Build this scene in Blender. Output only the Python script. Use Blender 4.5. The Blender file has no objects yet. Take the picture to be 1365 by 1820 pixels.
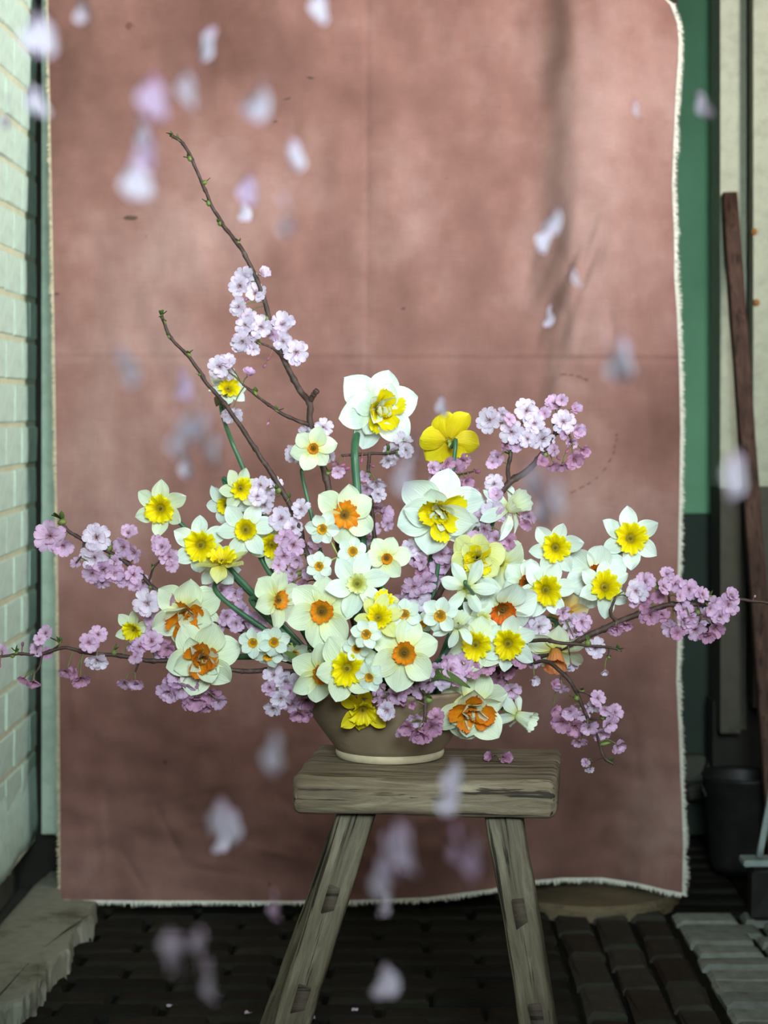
import bpy, math, random
import numpy as np
from mathutils import Vector, Matrix, noise
random.seed(7)
SC = bpy.context.scene
COL = SC.collection
PI = math.pi
# ------------------------------------------------------------------ camera
F, H, CX, HY = 3539.0, 0.95, 682.5, 720.0          # focal length in px, eye height, principal column, horizon row
cam = bpy.data.cameras.new('camera'); camo = bpy.data.objects.new('camera', cam); COL.objects.link(camo)
cam.sensor_fit = 'VERTICAL'; cam.sensor_height = 36.0; cam.sensor_width = 27.0
cam.lens = F / 1820 * 36; cam.shift_y = -190 / 1820
cam.clip_start = .05; cam.clip_end = 60
camo.location = (0, 0, H); camo.rotation_euler = (PI / 2, 0, 0)
cam.dof.use_dof = True; cam.dof.focus_distance = 2.47; cam.dof.aperture_fstop = 6.3
SC.camera = camo
# ------------------------------------------------------------------ light
w = bpy.data.worlds.new('world'); SC.world = w; w.use_nodes = True
w.node_tree.nodes['Background'].inputs[0].default_value = (.72, .95, 1.0, 1)
w.node_tree.nodes['Background'].inputs[1].default_value = .07
def area(name, loc, target, sx, sy, power, col, spread=PI):
    l = bpy.data.lights.new(name, 'AREA'); l.shape = 'RECTANGLE'; l.size = sx; l.size_y = sy
    l.energy = power; l.color = col; l.spread = spread
    o = bpy.data.objects.new(name, l); COL.objects.link(o); o.location = loc
    o.rotation_euler = (Vector(target) - Vector(loc)).to_track_quat('-Z', 'Y').to_euler()
    return o
area('side_key_lamp', (3.40, .25, 1.95), (.2, 3.4, 1.25), 2.6, 1.3, 430, (1.0, .98, .95), math.radians(120))  # added key lamp outside the added window, standing in for side daylight
area('front_fill_lamp', (.22, -.55, 1.66), (.03, 2.5, 1.03), .8, .7, 13.2, (.78, .98, 1.0), math.radians(48))  # added fill lamp with a narrow cone on the flowers; no doorway is built
vs = SC.view_settings
vs.view_transform = 'Standard'; vs.look = 'None'; vs.gamma = 1; vs.use_curve_mapping = False; vs.exposure = 0.0

# ------------------------------------------------------------------ helpers
def P(u, v, d): return Vector(((u - CX) * d / F, d, H - (v - HY) * d / F))
def PZ(u, v, z):
    d = (H - z) * F / (v - HY); return Vector(((u - CX) * d / F, d, z))
def tag(o, label=None, cat=None, group=None, kind=None):
    if label: o['label'] = label
    if cat: o['category'] = cat
    if group: o['group'] = group
    if kind: o['kind'] = kind
    return o
def mesh(name, verts, faces, mats, uvs=None, smooth=True, mi=None):
    m = bpy.data.meshes.new(name); m.from_pydata([tuple(v) for v in verts], [], faces); 
    for k in (mats if isinstance(mats, (list, tuple)) else [mats]): m.materials.append(k)
    if uvs is not None:
        ul = m.uv_layers.new(name='UVMap'); vi = np.zeros(len(m.loops), dtype=np.int32)
        m.loops.foreach_get('vertex_index', vi)
        ul.data.foreach_set('uv', np.asarray(uvs, dtype=np.float32)[vi].ravel())
    if mi is not None: m.polygons.foreach_set('material_index', mi)
    if smooth: m.polygons.foreach_set('use_smooth', [True] * len(m.polygons))
    m.update(); return m
def ob(name, data, parent=None, M=None, world=False):
    o = bpy.data.objects.new(name, data); COL.objects.link(o)
    if world: M = Matrix.Translation(-parent.location) @ (M if M is not None else Matrix())
    if parent is not None: o.parent = parent
    if M is not None: o.matrix_basis = M
    return o
def empty(name, loc):
    o = bpy.data.objects.new(name, None); o.empty_display_size = .02; COL.objects.link(o); o.location = loc; return o
def T(v): return Matrix.Translation(v)
def RX(a): return Matrix.Rotation(a, 4, 'X')
def RY(a): return Matrix.Rotation(a, 4, 'Y')
def RZ(a): return Matrix.Rotation(a, 4, 'Z')
def S(s): return Matrix.Diagonal((s, s, s, 1))
def grid_faces(nu, nv, wrap=False):
    f = []
    for j in range(nv - 1):
        for i in range(nu - (0 if wrap else 1)):
            a = j * nu + i; b = j * nu + (i + 1) % nu
            f.append((a, b, b + nu, a + nu))
    return f
def catmull(pts, n=8):
    pts = [Vector(p) for p in pts]
    if len(pts) < 3: return pts
    q = [pts[0] * 2 - pts[1]] + pts + [pts[-1] * 2 - pts[-2]]; out = []
    for i in range(1, len(q) - 2):
        p0, p1, p2, p3 = q[i - 1:i + 3]
        for k in range(n):
            t = k / n
            out.append(.5 * ((2 * p1) + (p2 - p0) * t + (2 * p0 - 5 * p1 + 4 * p2 - p3) * t * t + (3 * p1 - p0 - 3 * p2 + p3) * t ** 3))
    out.append(pts[-1]); return out
def tube(path, rad, ns=8, cap=True, squash=1.0):
    V, Fc = [], []; n = len(path); up = None
    for i, p in enumerate(path):
        t = (path[min(i + 1, n - 1)] - path[max(i - 1, 0)])
        t = t.normalized() if t.length > 1e-9 else Vector((0, 0, 1))
        if up is None:
            up = Vector((0, 0, 1)) if abs(t.z) < .9 else Vector((1, 0, 0))
        s = t.cross(up); s.normalize(); up = s.cross(t); up.normalize()
        r = rad(i / (n - 1)) if callable(rad) else rad
        for k in range(ns):
            a = 2 * PI * k / ns; V.append(p + (s * math.cos(a) + up * math.sin(a) * squash) * r)
    Fc = grid_faces(ns, n, True)
    if cap: Fc.append(tuple(range(ns))[::-1]); Fc.append(tuple(range((n - 1) * ns, n * ns)))
    return V, Fc
def lathe(prof, ns=32, cap0=False, cap1=False):
    V = [Vector((r * math.cos(2 * PI * k / ns), r * math.sin(2 * PI * k / ns), z)) for r, z in prof for k in range(ns)]
    Fc = grid_faces(ns, len(prof), True)
    if cap0: Fc.append(tuple(range(ns))[::-1])
    if cap1: Fc.append(tuple(range((len(prof) - 1) * ns, len(prof) * ns)))
    return V, Fc
def join(*parts):
    V, Fc = [], []
    for v, f in parts:
        o = len(V); V += list(v); Fc += [tuple(i + o for i in q) for q in f]
    return V, Fc
def lerp(a, b, t): return a + (b - a) * t
def sstep(a, b, x):
    t = min(1, max(0, (x - a) / (b - a))); return t * t * (3 - 2 * t)
def interp(tab, x):
    return float(np.interp(x, [p[0] for p in tab], [p[1] for p in tab]))
def rbox(sx, sy, sz, bev=.004, jit=0.0, seed=0):
    """bevelled block, centred on x and y, standing on z = 0 (44 triangles)"""
    rr = random.Random(seed); V = []
    def c(x, y, z): V.append(Vector((x + rr.uniform(-jit, jit), y + rr.uniform(-jit, jit), z + rr.uniform(-jit, jit) * .5)))
    hx, hy = sx / 2, sy / 2
    for z, ins in ((0, bev), (bev, 0), (sz - bev, 0), (sz, bev)):
        for px, py in ((-1, -1), (1, -1), (1, 1), (-1, 1)): c(px * (hx - ins), py * (hy - ins), z)
    Fc = [(3, 2, 1, 0), (12, 13, 14, 15)]
    for j in range(3):
        for i in range(4):
            a = j * 4 + i; b = j * 4 + (i + 1) % 4; Fc.append((a, b, b + 4, a + 4))
    return V, Fc

# ------------------------------------------------------------------ materials
def newmat(name):
    m = bpy.data.materials.new(name); m.use_nodes = True; nt = m.node_tree; nt.nodes.clear()
    out = nt.nodes.new('ShaderNodeOutputMaterial'); return m, nt, out
def nd(nt, typ, **kw):
    n = nt.nodes.new('ShaderNode' + typ)
    for k, v in kw.items(): setattr(n, k, v)
    return n
def c4(c): return (c[0], c[1], c[2], 1)
def ramp(nt, stops, src, interp_='LINEAR'):
    r = nd(nt, 'ValToRGB'); e = r.color_ramp.elements; r.color_ramp.interpolation = interp_
    while len(e) < len(stops): e.new(.5)
    for el, (p, c) in zip(e, stops): el.position = p; el.color = c4(c) if len(c) == 3 else c
    nt.links.new(src, r.inputs[0]); return r.outputs[0]
def tex(nt, scale, detail=4, rough=.6, mscale=(1, 1, 1), coord='Object', typ='TexNoise', dist=0.0):
    tc = nd(nt, 'TexCoord'); mp = nd(nt, 'Mapping'); mp.inputs['Scale'].default_value = mscale
    nt.links.new(tc.outputs[coord], mp.inputs[0])
    n = nd(nt, typ); nt.links.new(mp.outputs[0], n.inputs['Vector'])
    n.inputs['Scale'].default_value = scale
    if typ == 'TexNoise':
        n.inputs['Detail'].default_value = detail; n.inputs['Roughness'].default_value = rough; n.inputs['Distortion'].default_value = dist
    return n
def mixc(nt, fac, a, b, mode='MIX'):
    m = nd(nt, 'Mix', data_type='RGBA', blend_type=mode)
    for i, s in ((0, fac), (6, a), (7, b)):
        if isinstance(s, (int, float)): m.inputs[i].default_value = s
        elif isinstance(s, (tuple, list)): m.inputs[i].default_value = c4(s)
        else: nt.links.new(s, m.inputs[i])
    return m.outputs[2]
def bump(nt, h, strength=.3, dist=.002):
    b = nd(nt, 'Bump'); b.inputs['Strength'].default_value = strength; b.inputs['Distance'].default_value = dist
    nt.links.new(h, b.inputs['Height']); return b.outputs[0]
def principled(nt, col, rough=.6, normal=None, spec=.3):
    p = nd(nt, 'BsdfPrincipled'); p.inputs['Specular IOR Level'].default_value = spec
    if isinstance(col, (tuple, list)): p.inputs['Base Color'].default_value = c4(col)
    else: nt.links.new(col, p.inputs['Base Color'])
    if isinstance(rough, (int, float)): p.inputs['Roughness'].default_value = rough
    else: nt.links.new(rough, p.inputs['Roughness'])
    if normal is not None: nt.links.new(normal, p.inputs['Normal'])
    return p.outputs[0]
def uvy(nt):
    tc = nd(nt, 'TexCoord'); s = nd(nt, 'SeparateXYZ'); nt.links.new(tc.outputs['UV'], s.inputs[0]); return s.outputs[1]
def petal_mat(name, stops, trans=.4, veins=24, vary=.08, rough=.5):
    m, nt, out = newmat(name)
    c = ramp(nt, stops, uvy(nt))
    vn = tex(nt, 1, 2, .5, (veins, 1.2, 1), 'UV')
    vc = ramp(nt, [(.35, (1 - vary * 1.6,) * 3), (.65, (1, 1, 1))], vn.outputs[0])
    c = mixc(nt, 1.0, c, vc, 'MULTIPLY')
    oi = nd(nt, 'ObjectInfo'); rv = ramp(nt, [(0, (1 - vary, 1 - vary, 1 - vary)), (1, (1, 1, 1))], oi.outputs['Random'])
    c = mixc(nt, 1.0, c, rv, 'MULTIPLY')
    nb = bump(nt, vn.outputs[0], .55, .0018)
    p = principled(nt, c, rough, nb, .25)
    t = nd(nt, 'BsdfTranslucent'); nt.links.new(c, t.inputs[0]); nt.links.new(nb, t.inputs['Normal'])
    mx = nd(nt, 'MixShader'); mx.inputs[0].default_value = trans
    nt.links.new(p, mx.inputs[1]); nt.links.new(t.outputs[0], mx.inputs[2]); nt.links.new(mx.outputs[0], out.inputs[0])
    return m
def simple(name, col, rough=.6, var=.25, scale=40, bstr=.2, bdist=.001, mscale=(1, 1, 1), spec=.3, detail=5):
    m, nt, out = newmat(name); n = tex(nt, scale, detail, .6, mscale)
    c = ramp(nt, [(.25, tuple(x * (1 - var) for x in col)), (.75, tuple(min(1, x * (1 + var)) for x in col))], n.outputs[0])
    nt.links.new(principled(nt, c, rough, bump(nt, n.outputs[0], bstr, bdist), spec), out.inputs[0]); return m

YT = (.80, .72, .14)
PM = {
 'white': petal_mat('petal_white', [(0, (.74, .76, .28)), (.22, (.84, .91, .68)), (.5, (.86, .94, .85)), (1, (.87, .95, .89))]),
 'cream': petal_mat('petal_cream', [(0, (.80, .72, .12)), (.2, (.84, .84, .38)), (.42, (.84, .90, .64)), (1, (.86, .93, .74))]),
 'paleyellow': petal_mat('petal_pale_yellow', [(0, (.78, .62, .04)), (.4, (.80, .78, .25)), (1, (.82, .84, .42))]),
 'yellow': petal_mat('petal_yellow', [(0, (.72, .50, .01)), (.35, (.86, .66, .01)), (1, (.88, .74, .02))]),
 'apricot': petal_mat('petal_apricot', [(0, (.80, .40, .05)), (.5, (.84, .58, .22)), (1, (.82, .70, .42))]),
}
CM = {
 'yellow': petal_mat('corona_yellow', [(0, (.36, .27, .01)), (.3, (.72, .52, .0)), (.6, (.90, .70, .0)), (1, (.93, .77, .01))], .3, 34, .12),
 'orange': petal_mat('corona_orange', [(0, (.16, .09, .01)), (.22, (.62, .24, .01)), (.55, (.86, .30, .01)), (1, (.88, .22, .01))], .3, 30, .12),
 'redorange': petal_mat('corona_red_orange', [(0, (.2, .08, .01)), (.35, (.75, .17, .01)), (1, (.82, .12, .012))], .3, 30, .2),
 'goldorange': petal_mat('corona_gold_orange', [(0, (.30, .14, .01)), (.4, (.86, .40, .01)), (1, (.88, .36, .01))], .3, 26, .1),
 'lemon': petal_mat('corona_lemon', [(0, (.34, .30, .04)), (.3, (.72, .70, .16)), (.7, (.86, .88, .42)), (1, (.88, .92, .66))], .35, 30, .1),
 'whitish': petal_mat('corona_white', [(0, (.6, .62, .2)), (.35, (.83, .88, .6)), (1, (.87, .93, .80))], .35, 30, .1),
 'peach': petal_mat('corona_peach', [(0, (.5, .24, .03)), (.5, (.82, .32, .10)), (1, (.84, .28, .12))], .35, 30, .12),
}
BM = [petal_mat('cherry_petal_pale', [(0, (.70, .42, .60)), (.25, (.84, .68, .84)), (.7, (.87, .76, .90)), (1, (.84, .62, .82))], .4, 14, .1),
      petal_mat('cherry_petal_pink', [(0, (.62, .26, .46)), (.3, (.78, .50, .72)), (.7, (.80, .55, .78)), (1, (.76, .42, .68))], .4, 14, .12),
      petal_mat('cherry_petal_deep', [(0, (.46, .15, .28)), (.4, (.63, .31, .49)), (1, (.66, .34, .53))], .35, 14, .16)]
M_STEM = simple('stem_green', (.040, .105, .052), .4, .25, 60, .1, .0005, (1, 1, .15))
M_NECK = simple('neck_green', (.38, .46, .12), .5, .2, 60, .1, .0005)
M_ANTH = simple('anther', (.17, .105, .02), .8, .4, 200)
M_SPATHE = petal_mat('spathe', [(0, (.20, .15, .08)), (.6, (.45, .36, .24)), (1, (.30, .22, .13))], .5, 30, .25)
M_CALYX = simple('calyx', (.20, .075, .06), .6, .4, 150)
M_PED = simple('pedicel', (.11, .11, .04), .6, .35, 120)
M_LEAFB = simple('leaf_bud', (.12, .15, .035), .5, .35, 120)
M_LEAF = petal_mat('leaf', [(0, (.07, .11, .025)), (1, (.11, .17, .04))], .3, 10, .2)
def bark():
    m, nt, out = newmat('cherry_bark'); n = tex(nt, 90, 5, .7)
    c = ramp(nt, [(.3, (.022, .011, .009)), (.55, (.055, .028, .022)), (.8, (.13, .10, .09))], n.outputs[0])
    nt.links.new(principled(nt, c, .6, bump(nt, n.outputs[0], .6, .001)), out.inputs[0]); return m
M_BARK = bark()
def wood(name, dark, mid, light, axis='x', crack=.6):
    m, nt, out = newmat(name)
    ms = (1.0, 9, 9) if axis == 'x' else (9, 9, 1.0)
    n = tex(nt, 9, 8, .68, ms, dist=.6); b = tex(nt, 5, 4, .6); f = tex(nt, 60, 4, .6, ms)
    c = ramp(nt, [(.25, dark), (.5, mid), (.78, light)], n.outputs[0])
    blot = ramp(nt, [(.3, (.55, .50, .44)), (.65, (1, 1, 1))], b.outputs[0]); c = mixc(nt, .8, c, blot, 'MULTIPLY')
    ms2 = (.9, 34, 34) if axis == 'x' else (34, 34, .9)
    k = tex(nt, 3.4, 4, .6, ms2, dist=.12)
    ck = ramp(nt, [(.385, (.10, .08, .06)), (.42, (1, 1, 1))], k.outputs[0]); c = mixc(nt, crack, c, ck, 'MULTIPLY')
    h = mixc(nt, .5, ck, f.outputs[0])
    nt.links.new(principled(nt, c, .72, bump(nt, h, .55, .0025), .25), out.inputs[0]); return m
M_SEAT = wood('weathered_seat', (.045, .032, .020), (.17, .128, .085), (.34, .285, .205), 'x', .9)
M_LEG = wood('weathered_leg', (.040, .031, .020), (.128, .104, .070), (.25, .215, .158), 'z', .9)
M_TENON = wood('tenon_end', (.03, .022, .016), (.07, .05, .036), (.12, .09, .07), 'x', .8)
M_PLANK = wood('old_plank', (.025, .013, .008), (.07, .032, .022), (.13, .075, .05), 'z', .7)
M_BATTEN = wood('batten', (.08, .06, .04), (.2, .15, .1), (.3, .24, .17), 'x')
def linen():
    m, nt, out = newmat('pink_linen')
    a = tex(nt, 1.7, 5, .62); b = tex(nt, 5.5, 5, .6, (1, 1, .45)); g = tex(nt, 1.1, 2, .5)
    c = ramp(nt, [(.30, (.118, .056, .044)), (.5, (.245, .126, .108)), (.70, (.40, .255, .232))], a.outputs[0])
    c2 = ramp(nt, [(.3, (.74, .70, .68)), (.7, (1, 1, 1))], b.outputs[0]); c = mixc(nt, .8, c, c2, 'MULTIPLY')
    sp = tex(nt, 26, 2, .4); spc = ramp(nt, [(.77, (1, 1, 1)), (.80, (.6, .5, .45))], sp.outputs[0]); c = mixc(nt, .8, c, spc, 'MULTIPLY')
    wx = tex(nt, 420, 2, .6, (1, 1, .06)); wz = tex(nt, 420, 2, .6, (.06, 1, 1))
    wv = mixc(nt, .5, wx.outputs[0], wz.outputs[0])
    wc = ramp(nt, [(.3, (.80, .80, .80)), (.7, (1.0, 1.0, 1.0))], wv); c = mixc(nt, .8, c, wc, 'MULTIPLY')
    nt.links.new(principled(nt, c, .9, bump(nt, wv, .25, .0012), .1), out.inputs[0]); return m
M_LINEN = linen()
M_FRINGE = simple('fringe', (.62, .58, .50), .9, .2, 300)
M_FRINGE_TAN = simple('fringe_tan', (.42, .36, .25), .9, .25, 300)
M_THREAD = simple('dark_thread', (.16, .07, .05), .9, .2, 200)
M_STAIN = simple('stain_mark', (.07, .045, .03), .9, .3, 200)
def painted_brick(name, paint, dirt, amount):
    m, nt, out = newmat(name)
    a = tex(nt, 7, 6, .65); b = tex(nt, 45, 4, .6)
    c = ramp(nt, [(.28, tuple(x * .8 for x in paint)), (.6, paint)], b.outputs[0])
    dm = ramp(nt, [(.60 - amount, (0, 0, 0)), (.74 - amount, (1, 1, 1))], a.outputs[0]); c = mixc(nt, dm, c, dirt)
    nt.links.new(principled(nt, c, .75, bump(nt, b.outputs[0], .35, .002), .25), out.inputs[0]); return m
M_WBRICK = painted_brick('limewashed_brick', (.42, .54, .455), (.37, .43, .29), .02)
M_WMORT = painted_brick('limewash_mortar', (.47, .48, .33), (.38, .37, .24), .03)
M_TRIM = painted_brick('flaking_board_paint', (.46, .55, .43), (.10, .08, .055), -.08)
M_CREAM = painted_brick('cream_board_paint', (.40, .40, .30), (.22, .19, .12), -.04)
M_LOWER = painted_brick('dark_lower_boards', (.070, .062, .045), (.035, .028, .02), .02)  # darker colour for the lower boards of post and cream door
M_STONE = painted_brick('dark_stone', (.075, .07, .055), (.035, .033, .025), .1)
M_CONC = painted_brick('broken_concrete', (.26, .245, .19), (.11, .095, .06), .08)
M_SLAB = wood('threshold_slab', (.07, .05, .03), (.15, .11, .065), (.2, .16, .1), 'x', .3)
M_GREEN = simple('green_door_paint', (.15, .34, .19), .6, .3, 3, .1, .001)
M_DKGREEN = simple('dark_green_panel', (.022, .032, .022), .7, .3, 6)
M_DARK = simple('dark_void', (.018, .016, .012), .9, .3, 8)  # near-black colour stands in for the unlit depth of gaps and recess
M_IRON = simple('black_iron', (.014, .013, .012), .5, .4, 30, .3, .002)
M_STEEL = simple('grey_metal', (.24, .28, .27), .5, .25, 30, .2, .001)
M_RUST = simple('rusty_nail', (.30, .13, .03), .8, .3, 200)
M_PLASTER = simple('dim_plaster', (.32, .30, .24), .9, .2, 6)
def brickmat(name, a, b):
    m, nt, out = newmat(name); n = tex(nt, 22, 6, .65); oi = nd(nt, 'ObjectInfo')
    base = ramp(nt, [(0, a), (.5, tuple((x + y) / 2 for x, y in zip(a, b))), (1, b)], oi.outputs['Random'])
    v = ramp(nt, [(.25, (.45, .47, .42)), (.7, (1, 1, 1))], n.outputs[0])
    c = mixc(nt, 1, base, v, 'MULTIPLY')
    g = tex(nt, 4, 4, .6); gm = ramp(nt, [(.52, (0, 0, 0)), (.68, (.6, .6, .6))], g.outputs[0]); c = mixc(nt, gm, c, (.016, .024, .012))
    nt.links.new(principled(nt, c, .68, bump(nt, n.outputs[0], .9, .006), .10), out.inputs[0]); return m
M_FB_DARK = brickmat('floor_brick_dark', (.010, .0095, .007), (.024, .020, .014))
M_FB_RED = brickmat('floor_brick_red', (.028, .019, .015), (.058, .050, .042))
M_FB_PALE = brickmat('floor_brick_pale', (.19, .195, .185), (.27, .275, .25))
M_SOIL = simple('joint_soil', (.008, .0075, .005), .95, .4, 60, .5, .003, spec=.05)
def stoneware():
    m, nt, out = newmat('stoneware_glaze'); n = tex(nt, 14, 6, .65); s = tex(nt, 60, 3, .5)
    c = ramp(nt, [(.3, (.17, .115, .072)), (.7, (.235, .165, .110))], n.outputs[0])
    sc = ramp(nt, [(.68, (1, 1, 1)), (.74, (.6, .5, .4))], s.outputs[0]); c = mixc(nt, .6, c, sc, 'MULTIPLY')
    nt.links.new(principled(nt, c, .45, bump(nt, n.outputs[0], .15, .001), .4), out.inputs[0]); return m
M_BOWL = stoneware()
M_FOOT = simple('bare_clay', (.40, .33, .22), .8, .15, 60)

# ------------------------------------------------------------------ the setting
XW, YB = -.677, 3.90
def box_obj(name, lo, hi, m, parent=None, bev=.002):
    lo, hi = Vector(lo), Vector(hi); s = hi - lo
    V, Fc = rbox(s.x, s.y, s.z, bev)
    o = ob(name, mesh(name, V, Fc, m, smooth=False), parent, T(((lo.x + hi.x) / 2, (lo.y + hi.y) / 2, lo.z))); return o
floor = tag(box_obj('floor', (-.9, -1.8, -.12), (2.0, 4.9, -.014), M_SOIL), kind='structure')
rb = random.Random(3)
fb_meshes = {}
def fbrick(x0, x1, y0, y1, m, z=0.0):
    key = (round(x1 - x0, 3), round(y1 - y0, 3), m.name, rb.randrange(3))
    if key not in fb_meshes:
        V, Fc = rbox(x1 - x0, y1 - y0, .05, .007, .0034, len(fb_meshes)); fb_meshes[key] = mesh('brick', V, Fc, m, smooth=False)
    M = T(((x0 + x1) / 2, (y0 + y1) / 2, -.05 + z + rb.uniform(-.004, .003))) @ RZ(rb.uniform(-.015, .015)) @ RX(rb.uniform(-.02, .02)) @ RY(rb.uniform(-.015, .015))
    ob('brick', fb_meshes[key], floor, M, True)
J = .009
y = 2.72; row = 0                                   # dark field: courses across the view
while y < 4.0:
    x = -.60 - (row % 2) * .085
    while x < .30:
        x1 = min(x + .17, .315)
        if x1 - x > .05: fbrick(x, x1 - J, y, y + .066, M_FB_DARK)
        x += .17
    y += .075; row += 1
for k in range(3):                                   # band of bricks laid lengthwise
    x = .318 + k * .072; y = 2.66 + (k % 2) * .1
    while y < 4.0:
        L = rb.choice((.13, .16, .18)); fbrick(x, x + .062, y, y + L - .01, M_FB_RED); y += L
y = 2.72; row = 0                                    # field of paler bricks
while y < 3.74:
    x = .545 - (.004 if row % 2 else 0)
    for L in ((.125, .135, .13, .13) if row % 3 else (.15, .12, .115, .13)):
        fbrick(x, x + L - J, y, y + .064, M_FB_PALE); x += L
    y += .073; row += 1
while y < 4.4:
    x = .545
    for L in (.16, .16, .16): fbrick(x, x + L - J, y, y + .066, M_FB_DARK); x += L
    y += .075

wall = tag(box_obj('wall_left', (XW - .16, -1.8, .10), (XW - .0022, YB - .02, 2.55), M_WMORT), kind='structure')
wb = [mesh('brick', *rbox(.147, .010, .070, .003, .0010, k), M_WBRICK, smooth=False) for k in range(5)]
wh = [mesh('brick', *rbox(.070, .010, .070, .003, .0010, 20 + k), M_WBRICK, smooth=False) for k in range(3)]
z = .9147 - 9 * .079 - .0 + .004; row = 0
while z < 2.1:
    y = YB - .022 - (.078 if row % 2 else .155)
    if row % 2: ob('brick', rb.choice(wh), wall, T((XW - .005 + rb.uniform(0, .0025), y + .036, z)) @ RZ(PI / 2), True)
    else: y += .155
    while y > 2.55:
        y -= .157
        ob('brick', rb.choice(wb), wall, T((XW - .005 + rb.uniform(0, .003), y + .075, z + rb.uniform(-.001, .001))) @ RZ(PI / 2 + rb.uniform(-.004, .004)), True)
    z += .079; row += 1
# ragged foot of the limewash
V = []; n = 60; rr = random.Random(5)
for i in range(n + 1):
    yy = lerp(2.5, YB - .03, i / n); zb = .115 + .02 * noise.noise((yy * 6, 0, 3)) + rr.uniform(-.006, .004)
    for xx, zz in ((XW - .10, .25), (XW + .001, .25), (XW + .004, zb + .02), (XW + .002, zb), (XW - .10, zb)): V.append(Vector((xx, yy, zz)))
tag(ob('render_skirt', mesh('render_skirt', V, grid_faces(5, n + 1), M_WBRICK), wall, None, True))
tag(box_obj('trim_1', (XW - .15, 2.2, -.02), (XW - .035, YB, .14), M_STONE), kind='structure')
back = tag(box_obj('wall_back', (XW - .15, YB, -.05), (.575, YB + .12, 2.55), M_DARK), kind='structure')
tag(box_obj('trim_2', (XW + .0115, YB - .03, .115), (-.585, YB, 2.5), M_TRIM), kind='structure')
tag(box_obj('ceiling', (XW - .16, .2, 2.55), (2.0, 4.9, 2.6), M_PLASTER), kind='structure')
wr = tag(box_obj('wall_right', (1.9, -.4, -.05), (2.0, 4.9, 1.42), M_PLASTER), kind='structure')     # unseen wall, its sill height shaped to darken the lower scene
for nm, lo, hi in (('added_window_lintel', (1.9, -.4, 2.35), (2.0, 4.9, 2.55)), ('added_window_pier', (1.9, 2.45, 1.42), (2.0, 4.9, 2.35)), ('added_window_pier', (1.9, -.4, 1.42), (2.0, 1.1, 2.35))):
    q = box_obj(nm, lo, hi, M_PLASTER); q.parent = wr; q.location = q.location - wr.location
wf = empty('added_window_1', (1.95, 1.775, 1.42)); wf['kind'] = 'structure'  # window added in the unseen wall to shape the side light
for lo, hi in (((1.93, 1.10, 1.42), (1.97, 1.14, 2.35)), ((1.93, 2.41, 1.42), (1.97, 2.45, 2.35)), ((1.93, 1.10, 1.42), (1.97, 2.45, 1.46)), ((1.93, 1.10, 2.31), (1.97, 2.45, 2.35)), ((1.935, 1.76, 1.46), (1.965, 1.79, 2.31))):
    q = box_obj('added_window_frame', lo, hi, M_CREAM); q.parent = wf; q.location = q.location - wf.location
tag(box_obj('wall_recess', (.45, 4.72, -.05), (1.95, 4.8, 2.55), M_DARK), kind='structure')
# broken concrete ledge along the wall foot
outl = [(0, 1640), (76, 1558), (104, 1545), (112, 1598), (172, 1601), (160, 1630), (150, 1637), (130, 1644), (127, 1668), (125, 1690), (110, 1694), (97, 1711), (86, 1718), (80, 1733), (70, 1742), (66, 1758), (50, 1768), (38, 1779), (14, 1786), (-20, 1800), (-60, 1840), (-90, 1840), (-60, 1740)]
zt = .038; base_ = [PZ(u, v, zt) for u, v in outl]; top = []
for i, p in enumerate(base_):
    q = base_[(i + 1) % len(base_)]
    for k in range(5):
        m = p.lerp(q, k / 5); top.append(m + Vector((noise.noise(m * 70) * .007, noise.noise(m * 70 + Vector((4, 4, 4))) * .007, 0)))
n = len(top); V = []; cen = sum(top, Vector()) / n
for kz, (ins, zz) in enumerate(((.30, .004), (.12, .003), (.02, 0), (0, -.006), (-.01, -.020), (-.02, -.036), (-.02, -.05))):
    for p in top:
        q = p.lerp(cen, ins * .35); q = q + Vector((noise.noise(q * 90 + Vector((kz, 0, 0))), noise.noise(q * 90 + Vector((0, kz, 0))), 0)) * (.0035 if kz > 2 else .0)
        V.append(q + Vector((0, 0, zz + noise.noise(q * 45) * .006 * (1 < kz < 6))))
V.append(cen + Vector((0, 0, .004)))
Fc = [(i, i + n, (i + 1) % n + n, (i + 1) % n) if False else ((i + 1) % n + j * n, i + j * n, i + (j + 1) * n, (i + 1) % n + (j + 1) * n) for j in range(6) for i in range(n)] + [(i, (i + 1) % n, 7 * n) for i in range(n)]
ledge = ob('concrete_ledge', mesh('concrete_ledge', V, Fc, M_CONC, smooth=False))
tag(ledge, 'broken grey concrete ledge with a jagged edge at the foot of the limewashed wall', 'ledge')
V, Fc = rbox(.115, 1.4, .024, .006, .003, 4)
tag(ob('trim_3', mesh('trim_3', V, Fc, M_STONE, smooth=False), None, T((XW + .02, 3.2, -.012))), kind='structure')
# rounded threshold slab under the cloth
c = Vector((.395, YB - .005, -.012)); prof = [(1, 0), (1, .022), (.985, .03)]; V = []
for s, zz in prof:
    for i in range(25):
        a = PI + PI * i / 24; V.append(c + Vector((.185 * s * math.cos(a), .20 * s * math.sin(a), zz)))
n = 25; Fc = grid_faces(n, 3) + [tuple(range(2 * n, 3 * n))]
tag(ob('threshold_slab', mesh('threshold_slab', V, Fc, M_SLAB, smooth=False)), 'low brown half-round wooden slab on the floor under the lifted cloth hem', 'slab')
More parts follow.
